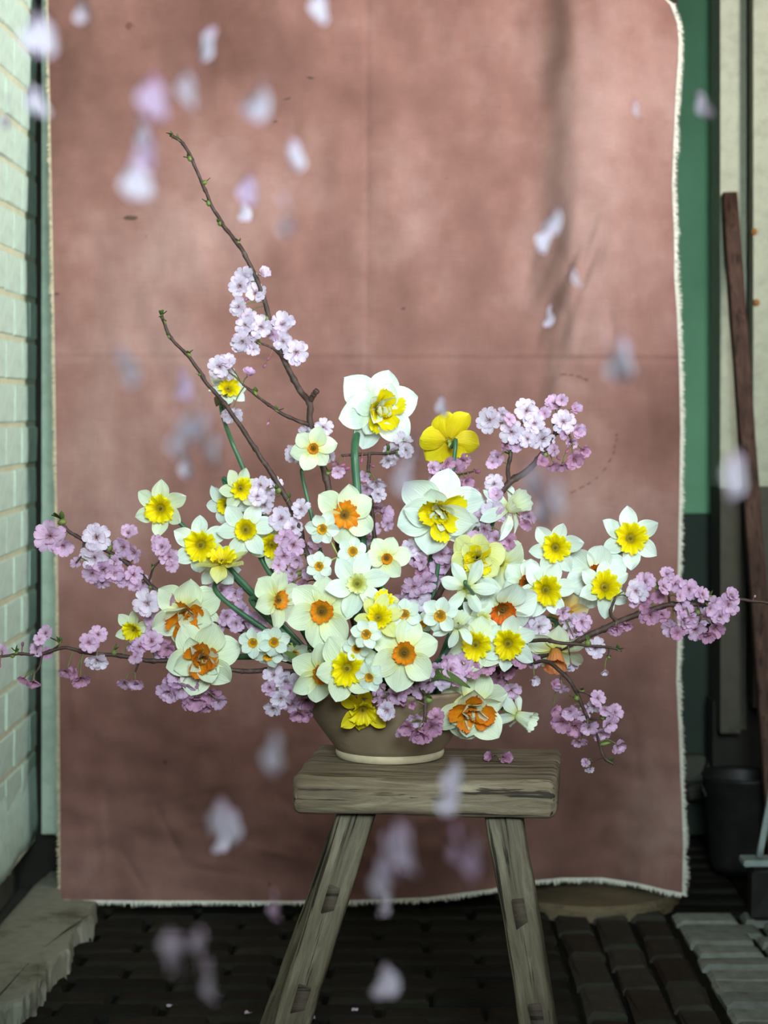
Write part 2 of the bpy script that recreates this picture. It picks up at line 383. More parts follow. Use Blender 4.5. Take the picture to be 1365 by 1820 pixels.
# right side: green door, cream post, cream boarded door
door = tag(box_obj('door_1', (.50, 4.40, .71), (.728, 4.44, 2.5), M_GREEN), kind='structure')
tag(box_obj('door_1_lower', (.50, 4.40, 0), (.728, 4.445, .71), M_DKGREEN), kind='structure'); bpy.data.objects['door_1_lower'].name = 'trim_4'  # lower part of the green door, in a darker green
tag(box_obj('trim_5', (.706, 4.18, .775), (.748, 4.30, 2.5), M_CREAM), kind='structure'); tag(box_obj('trim_8', (.706, 4.178, .26), (.748, 4.30, .775), M_LOWER), kind='structure')
tag(box_obj('trim_6', (.748, 4.22, .775), (.768, 4.30, 2.5), M_CREAM), kind='structure'); tag(box_obj('trim_9', (.748, 4.22, .26), (.768, 4.30, .775), M_LOWER), kind='structure')
tag(box_obj('door_2', (.768, 4.14, .78), (1.5, 4.20, 2.5), M_CREAM), kind='structure'); tag(box_obj('trim_10', (.768, 4.138, .32), (1.5, 4.20, .78), M_LOWER), kind='structure')
tag(box_obj('trim_7', (.70, 4.24, -.01), (1.5, 4.32, .32), M_DARK), kind='structure')
d2 = bpy.data.objects['door_2']
for u, v in ((1340, 412), (1344, 538)):
    p = P(u, v, 4.137); Vv, Ff = lathe([(.006, 0), (.0075, .002), (.005, .005), (.001, .006)], 10, True)
    ob('nail_head', mesh('nail_head', Vv, Ff, M_RUST), d2, T(p - d2.location) @ RX(PI / 2))
# leaning plank
def beam(p0, p1, w0, h0, w1, h1, yaxis, n=14, noise_amp=.0015, rnd=.25, seed=0):
    """tapered post with softened arrises from p0 to p1; w along the side axis, h along yaxis"""
    p0, p1 = Vector(p0), Vector(p1); t = (p1 - p0).normalized(); ya = Vector(yaxis); ya = (ya - t * ya.dot(t)).normalized(); xa = ya.cross(t)
    base = []
    for cx, cy, a0 in ((1, 1, 0), (-1, 1, 90), (-1, -1, 180), (1, -1, 270)):
        for k in range(4):
            a = math.radians(a0 + k * 30); base.append((cx * (1 - rnd) + rnd * math.cos(a), cy * (1 - rnd) + rnd * math.sin(a)))
    V = []
    for i in range(n + 1):
        s = i / n; c = p0.lerp(p1, s); ww = lerp(w0, w1, s) / 2; hh = lerp(h0, h1, s) / 2
        for bx, by in base:
            q = c + xa * bx * ww + ya * by * hh
            V.append(q + (xa * bx + ya * by) * noise.noise(q * 22 + Vector((seed, 0, 0))) * noise_amp)
    m = len(base)
    return V, grid_faces(m, n + 1, True) + [tuple(range(m))[::-1], tuple(range(n * m, (n + 1) * m))]
a, b = P(1296, 345, 4.16), P(1364, 1290, 3.92); b = a + (b - a) * ((a.z) / (a.z - b.z))
V, Fc = beam(b, a, .034, .03, .032, .03, (0, 1, .1), 16)
tag(ob('leaning_plank', mesh('leaning_plank', V, Fc, M_PLANK)), 'narrow dark brown plank leaning against the cream door post', 'plank')
# dim things by the door foot
bk = empty('bucket', (.735, 4.06, 0))
V, Fc = lathe([(.001, .004), (.062, .004), (.066, 0), (.070, .02), (.085, .19), (.089, .196), (.086, .2), (.080, .19), (.062, .012), (.001, .012)], 28)
ob('body', mesh('body', V, Fc, M_IRON), bk)
hp = [Vector((.088 * math.cos(t), -.03 * math.sin(t), .185 - .07 * math.sin(t))) for t in np.linspace(0, PI, 16)]
V, Fc = tube(hp, .003, 6); ob('handle', mesh('handle', V, Fc, M_IRON), bk)
tag(bk, 'black iron bucket in the gloom below the cream door post', 'bucket')
for k, (u0, u1, v0, v1, dd) in enumerate(((1216, 1252, 1342, 1392, 4.36), (1222, 1262, 1396, 1424, 4.34), (1258, 1276, 1350, 1376, 4.30))):
    p0, p1 = P(u0, v1, dd), P(u1, v0, dd); V, Fc = rbox(p1.x - p0.x, .05, p1.z - p0.z, .006, .003, k)
    o = ob('stone_block', mesh('stone_block', V, Fc, M_STONE, smooth=False), bpy.data.objects['trim_4'], T(Vector(((p0.x + p1.x) / 2, dd + .015, p0.z)) - bpy.data.objects['trim_4'].location))
st = empty('boot_scraper', PZ(1352, 1625, 0))
L0 = st.location
def rel(p): return Vector(p) - L0
V, Fc = beam(rel(P(1349, 1524, 3.66)), rel(P(1372, 1405, 3.66)), .011, .011, .011, .011, (0, 1, 0), 6, 0)
ob('upright_bar', mesh('upright_bar', V, Fc, M_STEEL), st)
V, Fc = rbox(.07, .05, .012, .002); ob('foot_plate', mesh('foot_plate', V, Fc, M_STEEL, smooth=False), st, T(rel(P(1352, 1536, 3.68))))
V, Fc = rbox(.05, .05, .095, .006, .003); ob('block', mesh('block', V, Fc, M_IRON, smooth=False), st, T(rel(Vector((P(1356, 1540, 3.69).x, 3.69, 0)))))
tag(st, 'grey metal bar with a foot plate on a dark block beside the pale floor bricks', 'metal stand')

# ------------------------------------------------------------------ pink cloth
uL = [(-70, 83), (100, 86), (300, 90), (560, 95), (900, 100), (1200, 104), (1500, 106), (1610, 106)]
uR = [(-70, 1150), (-10, 1178), (10, 1196), (40, 1207), (70, 1210), (110, 1209), (160, 1205), (250, 1201), (330, 1198), (420, 1202), (490, 1202), (560, 1207), (660, 1211), (760, 1213), (900, 1211), (1040, 1208), (1140, 1208), (1210, 1206), (1290, 1210), (1400, 1214), (1500, 1218), (1610, 1216)]
vB = [(100, 1600), (300, 1602), (600, 1602), (760, 1596), (870, 1582), (930, 1568), (1000, 1561), (1070, 1561), (1130, 1570), (1180, 1582), (1222, 1590)]
CREASE = [(765, 1475, 835, 1545, .0034, 4), (1040, 1502, 1102, 1446, -.0034, 5), (1000, 505, 1032, 430, .0040, 6), (1040, 470, 1072, 380, -.0030, 6), (1010, 560, 1025, 480, -.0030, 5), (1030, 520, 1060, 440, .0032, 6), (270, 1420, 330, 1540, .0030, 7), (170, 1380, 190, 1560, -.0030, 9), (210, 1500, 260, 1590, .0026, 6), (330, 1540, 470, 1560, .0026, 6), (380, 1450, 300, 1480, -.0026, 7), (480, 1400, 560, 1470, .0022, 7), (1120, 1250, 1140, 1420, .0028, 9), (120, 1100, 140, 1330, -.0022, 9), (900, 800, 1000, 960, .0020, 8), (1080, 520, 1095, 640, .0022, 6), (240, 1440, 420, 1400, .0022, 6), (430, 1500, 540, 1530, -.0024, 6)]
def cloth_d(u, v):
    d = 3.72 + .075 * sstep(500, -60, v)
    fx = 1003 - .02 * max(0, v - 300)
    fade = sstep(1000, 350, v)
    d -= .044 * sstep(fx - 95, fx + 28, u) * fade - .0165 * math.exp(-((u - fx + 34) / 42) ** 2) * fade
    d += .03 * sstep(1060, 1215, u) * sstep(900, 100, v)
    d += .125 * math.exp(-((u - 1050) / 95) ** 2) * sstep(1000, 1610, v)
    d += .014 * math.sin(u * .011 + .5) * sstep(200, 1300, v) 
    q = Vector((u / 130, v / 210, 0)); d += .009 * noise.noise(q) + .0045 * noise.noise(q * 2.7 + Vector((5, 1, 0)))
    lo = sstep(1050, 1450, v); q2 = Vector((u / 60 + v / 150, v / 34 - u / 160, 3)); d += .0062 * lo * noise.noise(q2)
    md = sstep(330, 520, v) * sstep(760, 620, v) * math.exp(-((u - 1000) / 70) ** 2); d += .009 * md * noise.noise(Vector((u / 26 + v / 90, v / 80, 7)))
    d += .0028 * math.exp(-((v - 637 - (u - 650) * .004) / 4.0) ** 2) - .0012 * math.exp(-((v - 630) / 4.0) ** 2)
    d += .0016 * math.exp(-((u - 652) / 5.0) ** 2)
    for a0, b0, a1, b1, am, wd in CREASE:
        dx, dy = a1 - a0, b1 - b0; L2 = dx * dx + dy * dy; t = ((u - a0) * dx + (v - b0) * dy) / L2
        if -.1 < t < 1.1:
            e = abs((u - a0) * dy - (v - b0) * dx) / math.sqrt(L2)
            if e < 4 * wd: d += am * math.exp(-(e / wd) ** 2) * sstep(-.1, .35, t) * sstep(1.1, .65, t)
    return d
NU, NV = 250, 340; V = []
for j in range(NV + 1):
    t = j / NV
    for i in range(NU + 1):
        s = i / NU; v = lerp(-70, 1600, t); u = lerp(interp(uL, v), interp(uR, v), s)
        v = lerp(-70, interp(vB, u), t); u = lerp(interp(uL, v), interp(uR, v), s)
        V.append(P(u, v, cloth_d(u, v)))
cl = empty('linen_backdrop', (0, 3.72, 0)); c0 = cl.location.copy()
ob('cloth', mesh('cloth', [p - c0 for p in V], grid_faces(NU + 1, NV + 1), M_LINEN), cl)
edge = {'L': [V[j * (NU + 1)] for j in range(NV + 1)], 'R': [V[j * (NU + 1) + NU] for j in range(NV + 1)], 'B': V[NV * (NU + 1):]}
inn = {'L': [V[j * (NU + 1) + 2] for j in range(NV + 1)], 'R': [V[j * (NU + 1) + NU - 2] for j in range(NV + 1)], 'B': V[(NV - 2) * (NU + 1):(NV - 1) * (NU + 1)]}
rf = random.Random(11)
for side, mfr, mean in (('L', M_FRINGE_TAN, .008), ('R', M_FRINGE, .0105), ('B', M_FRINGE, .0100)):
    E, I = edge[side], inn[side]; FV, FF = [], []
    for i in range(len(E) - 1):
        nk = 9 if side == 'R' else 6
        for k in range(nk):
            t = (k + rf.random()) / nk; p = E[i].lerp(E[i + 1], t); out = (p - I[i].lerp(I[i + 1], t)).normalized()
            al = (E[i + 1] - E[i]).normalized(); dirv = (out + al * rf.gauss(0, .45) + Vector((0, rf.gauss(0, .3), -.15))).normalized()
            L = mean * rf.uniform(.45, 1.25) * (1 + .35 * noise.noise(p * 25)); wv = dirv.cross(Vector((0, 1, .3))).normalized() * .0009
            b0 = p - out * (.004 if side == 'R' else .0015) + Vector((0, -.0012, 0)); m1 = b0 + dirv * L * .6; e1 = b0 + dirv * L + Vector((rf.gauss(0, .001), rf.gauss(0, .001), -.001))
            o = len(FV); FV += [b0 - wv, b0 + wv, m1 + wv * .9, m1 - wv * .9, e1]; FF += [(o, o + 1, o + 2, o + 3), (o + 3, o + 2, o + 4)]
    o = ob('frayed_fringe', mesh('frayed_fringe', [p - c0 for p in FV], FF, mfr, smooth=False), cl); o['kind'] = 'stuff'
def dash(u, v, L, ang, wd, m, name):
    ca, sa = math.cos(ang), math.sin(ang); pts = [(-.5, 0), (-.25, -.5), (.3, -.45), (.5, 0), (.25, .5), (-.3, .45)]; Vv = []
    for off in (-.0025, -.0012):
        for a, b in pts:
            uu, vv = u + a * L * ca - b * wd * sa, v + a * L * sa + b * wd * ca; Vv.append(P(uu, vv, cloth_d(uu, vv) + off) - c0)
    Ff = [tuple(range(6)), tuple(range(6, 12))[::-1]] + [(i, (i + 1) % 6, (i + 1) % 6 + 6, i + 6) for i in range(6)]
    ob(name, mesh(name, Vv, Ff, m, smooth=False), cl)
for u, v, L, an in ((1003, 665, 12, .05), (1016, 666, 8, .1), (1030, 669, 12, .25), (1042, 674, 10, .35), (1097, 772, 5, 1.7), (1097, 782, 6, 1.7), (1094, 793, 7, 1.85), (1092, 804, 8, 1.9), (1085, 818, 10, 2.1), (1075, 834, 9, 2.25), (1061, 849, 7, 2.4), (1047, 859, 9, 2.5), (1034, 866, 12, 2.65), (1019, 874, 14, 2.75), (998, 878, 5, 3.0)):
    dash(u, v, L, an, 2.6, M_THREAD, 'stitch')
dash(233, 387, 26, .05, 7, M_STAIN, 'stain'); dash(101, 522, 9, .05, 3, M_STAIN, 'stain'); dash(718, 548, 4, 0, 4, M_STAIN, 'stain')
dash(553, 138, 12, .2, 3, M_STAIN, 'stain'); dash(512, 175, 12, -.3, 2.5, M_STAIN, 'stain'); dash(490, 216, 8, 0, 3, M_STAIN, 'stain')
tag(cl, 'large faded pink linen cloth with frayed pale edges hanging behind the flowers', 'cloth')
bat = ob('hanging_batten', mesh('hanging_batten', *rbox(1.24, .10, .05, .004), M_BATTEN, smooth=False), None, T((-.045, 3.855, 1.785)))
tag(bat, 'wooden batten fixed to the back wall that the pink cloth hangs from', 'batten')

# ------------------------------------------------------------------ stool
TH = math.radians(-6); SO = Vector((.060, 2.515, 0))
stool = empty('wooden_stool', SO)
RM = RZ(TH)
def seat_mesh():
    LX, LY, LZ = .160, .125, .045; base = []
    for cx, cy, a0, r in ((1, 1, 0, .014), (-1, 1, 90, .021), (-1, -1, 180, .010), (1, -1, 270, .010)):   # (y, z) corners: back-top, front-top, front-bottom, back-bottom
        for k in range(7):
            a = math.radians(a0 + k * 15); base.append((cx * (LY - r) + r * math.cos(a), LZ / 2 + cy * (LZ / 2 - r) + r * math.sin(a)))
    full = []
    for i in range(len(base)):                     # finer ring
        a, b = base[i], base[(i + 1) % len(base)]; n = max(1, int(math.hypot(a[0] - b[0], a[1] - b[1]) / .012))
        for k in range(n): full.append((lerp(a[0], b[0], k / n), lerp(a[1], b[1], k / n)))
    xs = [-1, -.995, -.98, -.95] + list(np.linspace(-.92, .92, 60)) + [.95, .98, .995, 1]; V = []
    for x in xs:
        e = max(0, abs(x) - .94) / .06; sh = 1 - .10 * e ** 2.5; shz = 1 - .22 * e ** 2.5
        for yy, zz in full:
            px = x * LX; q = Vector((px * .6, yy, zz)); nz = noise.noise(q * 60) * .0013 + noise.noise(q * 17) * .0028
            fr = -.0022 * max(0, noise.noise(Vector((px * 7, yy * 120, zz * 120)))) 
            sag = -.002 * (1 - x * x)
            V.append(Vector((px + (noise.noise(Vector((yy * 30, zz * 30, x))) * .003), yy * sh + (nz + fr) * (1 if yy > 0 else -1), (zz - LZ / 2) * shz + LZ / 2 + nz * .6 + (sag if zz > LZ / 2 else 0))))
    m = len(full); return V, grid_faces(m, len(xs), True) + [tuple(range(m))[::-1], tuple(range((len(xs) - 1) * m, len(xs) * m))]
V, Fc = seat_mesh(); ob('seat', mesh('seat', V, Fc, M_SEAT), stool, T((0, 0, .455)) @ RM)
def line_to_floor(a, b): return a + (b - a) * (a.z / (a.z - b.z))
legs = {'fl': (P(641, 1438, 2.452), P(522, 1820, 2.395)), 'fr': (P(893, 1446, 2.428), P(955, 1820, 2.368)),
        'bl': (P(646, 1420, 2.60), P(509, 1780, 2.68)), 'br': (P(885, 1420, 2.58), P(955, 1780, 2.66))}
lp = {}
for k, (a, b) in legs.items():
    fl = line_to_floor(a, b); lp[k] = (a + Vector((0, 0, .012)), fl)
    p0 = a + Vector((0, 0, .012)); zx = (p0 - fl); Lg = zx.length; zx.normalize(); ya = Vector((math.sin(-TH), math.cos(TH), 0)); ya = (ya - zx * ya.dot(zx)).normalized(); xa = ya.cross(zx)
    V, Fc = beam((0, 0, 0), (0, 0, -Lg), .044, .046, .040, .040, (0, 1, 0), 26, .0022, .28, seed=ord(k[0]) + ord(k[1]))
    ob('leg', mesh('leg', V, Fc, M_LEG), stool, T(p0 - SO) @ Matrix((xa, ya, zx)).transposed().to_4x4())
def on(k, z): a, b = lp[k]; return a.lerp(b, (a.z - z) / (a.z - b.z))
for f, bk2, zs in (('fl', 'bl', (.352, .238)), ('fr', 'br', (.343, .226))):
    for zz in zs:
        a, b = on(f, zz), on(bk2, zz); t = (b - a).normalized(); a = a - t * .0255; b = b + t * .024
        side = (lp[f][1] - lp[f][0]).normalized()
        V, Fc = beam(a - SO, b - SO, .0155, .036, .0155, .036, side, 6, .001, .15)
        o = ob('stretcher', mesh('stretcher', V, Fc, M_TENON), stool)
tag(stool, 'small weathered grey wooden stool with splayed legs standing under the bowl', 'stool')

# ------------------------------------------------------------------ bowl
ZT = .5
BC = Vector((.0076, 2.562, ZT - .001))
bowl = empty('stoneware_bowl', BC)
V, Fc = lathe([(.001, .010), (.067, .010), (.0695, .0105), (.074, .017), (.088, .036), (.103, .057), (.118, .079), (.124, .088), (.127, .092), (.124, .095), (.119, .092), (.112, .080), (.097, .059), (.078, .033), (.060, .018), (.001, .016)], 56)
ob('bowl_body', mesh('bowl_body', V, Fc, M_BOWL), bowl)
V, Fc = lathe([(.001, 0), (.066, 0), (.069, .0012), (.070, .006), (.0695, .0105), (.060, .0115), (.001, .0115)], 56)
o = ob('foot_ring', mesh('foot_ring', V, Fc, M_FOOT), bowl); o['label'] = 'pale unglazed clay foot ring'
tag(bowl, 'wide brown stoneware bowl with a pale foot standing on the stool', 'bowl')

# ------------------------------------------------------------------ flower parts
SHAPES = {  # half width along the tepal
 'broad': [(0, .14), (.12, .26), (.3, .39), (.48, .44), (.64, .42), (.78, .34), (.89, .22), (.96, .10), (1, .012)],
 'mid': [(0, .12), (.12, .20), (.3, .29), (.48, .335), (.64, .32), (.78, .25), (.89, .155), (.96, .07), (1, .01)],
 'narrow': [(0, .09), (.15, .14), (.35, .21), (.52, .235), (.68, .215), (.82, .16), (.92, .09), (1, .008)],
 'round': [(0, .14), (.15, .30), (.35, .43), (.55, .47), (.72, .44), (.85, .34), (.93, .23), (.98, .12), (1, .02)],
 'frill': [(0, .12), (.3, .24), (.6, .34), (.85, .38), (.95, .34), (1, .26)],
}
def tepal(shape, seed, cup=.10, curl=.0, wavy=.03, nx=8, ny=12):
    r = random.Random(seed); tab = SHAPES[shape]; V, uv = [], []
    ph, ph2 = r.uniform(0, 6), r.uniform(0, 6); tw = r.uniform(-.38, .38); bend = r.uniform(-.09, .09); cl_ = curl + r.uniform(-.18, .16); cu = cup + r.uniform(-.12, .16); asy = r.uniform(-.14, .14); fold = r.uniform(0, .05)
    for j in range(ny + 1):
        t = j / ny; wd = interp(tab, t)
        for i in range(nx + 1):
            s = 2 * i / nx - 1
            x, yy = t, s * wd * (1 + asy * s) + bend * t * t
            zz = cl_ * t * t + cu * s * s * wd * 1.3 - (.018 + fold) * math.exp(-(s / .22) ** 2) * (1 - .6 * t) + .010 * math.sin(s * 7.0 + ph) * t
            zz += wavy * s * abs(s) * math.sin(5 * t + ph) + wavy * .7 * s * s * math.sin(11 * t + ph2)
            a = tw * t * s * wd * 1.2; zz += a
            if shape == 'frill' and t > .8: zz += .05 * math.sin(s * 9 + ph) * (t - .8) * 5; x += .05 * math.sin(s * 13 + ph2) * (t - .8) * 5
            V.append(Vector((x, yy, zz))); uv.append((i / nx, t))
    return V, grid_faces(nx + 1, ny + 1), uv
_tp = {}
def tepal_mesh(shape, m, k, cup=.10, curl=0.0):
    key = (shape, m.name, k, cup, curl)
    if key not in _tp:
        V, Fc, uv = tepal(shape, hash((shape, k)) % 9999 if False else k * 31 + len(shape) * 7, cup, curl); _tp[key] = mesh('petal', V, Fc, m, uv)
    return _tp[key]
def corona(rb_, rr_, L, flare, nf, amp, seed, roll=0.0, nt=10, ns=72):
    r = random.Random(seed); ph = [r.uniform(0, 6) for _ in range(4)]; V, uv = [], []
    for j in range(nt + 1):
        t = j / nt; rad = rb_ + (rr_ - rb_) * t ** flare; zz = L * t
        if t > .75: zz -= roll * (t - .75) ** 2 * 16 * L
        for k in range(ns):
            a = 2 * PI * k / ns; f = t ** 2.2
            w1 = 1.6 * (abs(math.sin(nf * a / 2 + ph[0])) - .6) + .45 * math.sin((nf * 2 + 1) * a + ph[1]) + .6 * math.sin(3 * a + ph[2]) + .30 * math.sin(29 * a)
            rr = rad * (1 + amp * f * w1 * .6); z2 = zz + amp * f * rr_ * (.75 * math.sin((nf + 1) * a + ph[3]) + .35 * math.sin(29 * a + ph[0]))
            V.append(Vector((rr * math.cos(a), rr * math.sin(a), z2))); uv.append((k / ns, .06 + .94 * t))
    o = len(V); V.append(Vector((0, 0, -.02))); uv.append((0, 0))
    Fc = grid_faces(ns, nt + 1, True) + [((k + 1) % ns, k, o) for k in range(ns)]
    return V, Fc, uv
CS = {'trumpet': dict(rb_=.13, rr_=.47, L=.38, flare=1.25, nf=9, amp=.20, roll=.16),
      'cup': dict(rb_=.12, rr_=.29, L=.18, flare=.85, nf=9, amp=.15),
      'smallcup': dict(rb_=.10, rr_=.22, L=.16, flare=.7, nf=7, amp=.07),
      'flat': dict(rb_=.13, rr_=.40, L=.16, flare=1.0, nf=9, amp=.22),
      'bowlcup': dict(rb_=.14, rr_=.34, L=.26, flare=.9, nf=9, amp=.13),
      'long': dict(rb_=.17, rr_=.34, L=.62, flare=1.1, nf=9, amp=.09, roll=.04),
      'tiny': dict(rb_=.15, rr_=.29, L=.16, flare=.6, nf=6, amp=.07)}
_cr = {}
def corona_mesh(kind, col, k):
    key = (kind, col, k)
    if key not in _cr:
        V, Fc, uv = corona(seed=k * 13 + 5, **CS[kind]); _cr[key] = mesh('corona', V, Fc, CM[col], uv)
    return _cr[key]
def anthers():
    parts = []
    for k in range(6):
        a = k * PI / 3 + .2; p = Vector((.06 * math.cos(a), .06 * math.sin(a), .13))
        Vv, Ff = lathe([(.001, -.045), (.016, -.025), (.018, .01), (.001, .04)], 6)
        parts.append(([RY(.15).to_3x3() @ v + p for v in Vv], Ff))
        parts.append(tube([Vector((.03 * math.cos(a), .03 * math.sin(a), -.02)), p], .006, 4))
    Vv, Ff = lathe([(.010, -.02), (.010, .19), (.026, .20), (.022, .225), (.001, .23)], 8); parts.append((Vv, Ff))
    return join(*parts)
ANTH = mesh('stamens', *anthers(), M_ANTH)
V, Fc = lathe([(.040, -.035), (.058, -.045), (.055, -.16), (.050, -.34), (.070, -.38), (.088, -.45), (.080, -.52), (.055, -.57)], 12)
NECK = mesh('floral_tube', V, Fc, M_NECK)
SPK = []
for k in range(3):
    V, uv = [], []; rr = random.Random(k)
    for j in range(9):
        t = j / 8
        for i in range(5):
            s = i / 2 - 1; wd = .012 * math.sin(PI * min(1, t * .9 + .1)) ** .7
            V.append(Vector((s * wd, .006 * s * s + .012 * t * t, t * .045 + .002 * math.sin(s * 4 + t * 6 + k)))); uv.append((i / 4, t))
    SPK.append(mesh('spathe', V, grid_faces(5, 9), M_SPATHE, uv))
def frame(f, roll=0.0):
    fx, fz = f[0], f[1]; dy = math.sqrt(max(0.0, 1 - fx * fx - fz * fz)); n = Vector((fx, dy if len(f) > 2 else -dy, fz)).normalized()
    up = Vector((0, 0, 1)) if abs(n.z) < .97 else Vector((0, 1, 0)); x = up.cross(n).normalized(); y_ = n.cross(x)
    M = Matrix((x, y_, n)).transposed().to_4x4(); return M @ RZ(roll), n
KIND = {   # petal colour, petal shape, tilt, corona shape, corona colour
 'WY': ('white', 'mid', 4, 'trumpet', 'yellow'), 'CY': ('cream', 'mid', 6, 'trumpet', 'yellow'), 'BY': ('cream', 'broad', 4, 'trumpet', 'yellow'),
 'CO': ('cream', 'broad', 4, 'cup', 'orange'), 'CF': ('cream', 'broad', 5, 'flat', 'orange'), 'WO': ('white', 'round', 4, 'bowlcup', 'redorange'),
 'WS': ('white', 'mid', 0, 'bowlcup', 'yellow'), 'WL': ('white', 'mid', 2, 'cup', 'lemon'), 'WW': ('white', 'narrow', -28, 'long', 'whitish'),
 'WB': ('white', 'narrow', -12, 'cup', 'lemon'),
 'PY': ('paleyellow', 'mid', 2, 'trumpet', 'yellow'), 'YY': ('yellow', 'round', 6, 'trumpet', 'yellow'), 'YM': ('yellow', 'mid', 6, 'trumpet', 'yellow'), 'AP': ('apricot', 'broad', 4, 'cup', 'goldorange'),
 'PP': ('cream', 'broad', -8, 'long', 'peach'), 'DW': ('white', 'broad', 2, None, 'yellow'), 'DO': ('cream', 'broad', 4, None, 'orange'),
 'DY': ('paleyellow', 'round', 10, None, 'yellow'), 'TZ': ('white', 'broad', 2, 'tiny', 'goldorange'), 'CC': ('cream', 'broad', 0, 'bowlcup', 'lemon'), 'SM': ('cream', 'broad', 2, 'smallcup', 'orange'),
}
rd = random.Random(21)
def bloom(parent, cpos, R, f, kind, roll=None, rng=rd):
    """petals, corona and stamens of one head; cpos is relative to the parent"""
    pc, shp, tilt, ck, cc = KIND[kind]; FM, n = frame(f, rng.uniform(0, 1) if roll is None else roll)
    base = T(cpos) @ FM @ S(R); pm = PM[pc]
    for k in range(6):
        a = k * PI / 3 + rng.uniform(-.08, .08); inner = k % 2
        tl = math.radians(tilt + rng.uniform(-17, 17) + (5 if inner else -4)); sc = rng.uniform(.9, 1.04) * (.96 if inner else 1.0)
        Mx = base @ RZ(a) @ T((.115, 0, -.02 if inner else -.05)) @ RY(-tl) @ RX(rng.uniform(-.26, .26)) @ S(sc * .90)
        ob('petal', tepal_mesh(shp, pm, rng.randrange(7), .10, (-.12 if kind in ('WW', 'WB') else .02)), parent, Mx)
    ob('floral_tube', NECK, parent, base)
    if ck:
        co = ob('corona', corona_mesh(ck, cc, rng.randrange(3)), parent, base)
        if R > .0245: ob('stamens', ANTH, co, T((0, 0, -.01)) @ S(.72 if ck != 'long' else 1.0))
    else:
        sm = CM[cc]
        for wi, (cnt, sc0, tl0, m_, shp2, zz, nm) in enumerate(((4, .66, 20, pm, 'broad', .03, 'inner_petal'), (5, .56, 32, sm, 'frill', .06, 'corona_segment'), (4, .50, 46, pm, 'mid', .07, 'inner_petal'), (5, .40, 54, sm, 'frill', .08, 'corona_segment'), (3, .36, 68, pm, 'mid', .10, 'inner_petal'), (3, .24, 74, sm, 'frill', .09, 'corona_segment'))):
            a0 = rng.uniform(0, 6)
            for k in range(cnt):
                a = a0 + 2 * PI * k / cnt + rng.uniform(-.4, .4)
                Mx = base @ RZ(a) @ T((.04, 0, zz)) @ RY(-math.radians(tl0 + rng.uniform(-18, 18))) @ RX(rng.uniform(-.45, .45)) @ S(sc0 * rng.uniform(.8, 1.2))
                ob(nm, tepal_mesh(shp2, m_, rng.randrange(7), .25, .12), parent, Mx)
    return n
def dome(u, v):
    return 2.555 - .165 * math.exp(-(((u - 700) / 250) ** 2 + ((v - 1130) / 170) ** 2)) + .02 * sstep(900, 700, v)
MP = .000706
def stem_path(c, n, R, low, via=None):
    s0 = c - n * R * .55; s1 = s0 - n * .022 + Vector((0, 0, -.010 if not low else .004))
    dx = Vector((s0.x - BC.x, s0.y - BC.y, 0)); dl = max(dx.length, 1e-4); dirv = dx / dl
    B = BC + dirv * rd.uniform(.01, .05) + Vector((rd.uniform(-.012, .012), rd.uniform(-.012, .012), .022))
    pts = [B]
    if low or (c.z < .64 and dl > .10): pts.append(BC + dirv * .085 + Vector((0, 0, .118)))
    else: pts.append(BC + dirv * min(.075, dl * .5) + Vector((0, 0, .10)))
    if via: pts += via
    if low: pts.append(s1.lerp(pts[-1], .3) + Vector((0, 0, .012)))
    pts += [s1, s0]; return catmull(pts, 9)
def daffodil(u, v, Rpx, dd, f, kind, label, roll=None, rs=.0034, via=None, low=False, spathe=False, name='daffodil', cat='daffodil', group=None):
    d = dome(u, v) + dd; c = P(u, v, d); R = Rpx * MP * d / 2.5
    FM, n = frame(f)
    path = stem_path(c, n, R, low, [P(*q) for q in via] if via else None)
    root = empty(name, path[0]); o0 = path[0].copy()
    bloom(root, c - o0, R, f, kind, roll)
    V, Fc = tube([p - o0 for p in path], lambda t: rs * (1.08 - .22 * t), 9); ob('stem', mesh('stem', V, Fc, M_STEM), root)
    if spathe:
        q = path[-8]; tdir = (path[-1] - path[-8]).normalized()
        M = T(q - o0) @ tdir.to_track_quat('Z', 'Y').to_matrix().to_4x4() @ RZ(rd.uniform(0, 6)); ob('spathe', rd.choice(SPK), root, M)
    tag(root, label, cat, group); return root
D = daffodil
G = 'daffodils in the bowl'
D(405, 692, 40, .03, (.30, .40), 'WY', 'white daffodil with yellow trumpet crossed by the bare cherry twig', .3, .0030, [(440, 850, 2.58), (408, 775, 2.585)], spathe=True, group=G)
D(557, 797, 43, -.045, (.02, .03), 'SM', 'small cream daffodil with orange cup on a thin upright stem below the tall branch', .2, .0026, [(546, 885, 2.58), (538, 830, 2.585)], group=G)
D(286, 903, 54, .01, (-.08, -.12), 'CY', 'cream daffodil with wide yellow trumpet standing out alone beyond the white ones', .5, .0032, group=G)
D(427, 868, 42, .015, (.42, -.05), 'CY', 'cream daffodil with yellow cup turned towards the pale cherry blossoms', .2, group=G)
D(402, 897, 42, .045, (-.25, -.2), 'WS', 'white daffodil half hidden behind the cream one with the turned yellow cup', .1, group=G)
D(437, 941, 56, -.015, (0, .02), 'WS', 'white star-shaped daffodil with small yellow cup in front of its yellow-cupped neighbours', .15, .0034, group=G)
D(357, 968, 58, -.005, (0, -.08), 'WY', 'white daffodil with broad flat yellow corona beside the white star-shaped one', .55, .0034, group=G)
D(482, 968, 46, .03, (.35, -.05), 'CY', 'daffodil with deep yellow corona tucked behind the white star-shaped one', .4, group=G)
D(395, 1000, 52, -.02, (.03, .88), 'PY', 'pale yellow daffodil seen from the side with its corona pointing straight up', .3, .0034, group=G)
D(388, 1006, 44, .035, (-.25, -.45, 1), 'WS', 'white daffodil turned away under the upward pointing yellow one', .2, group=G)
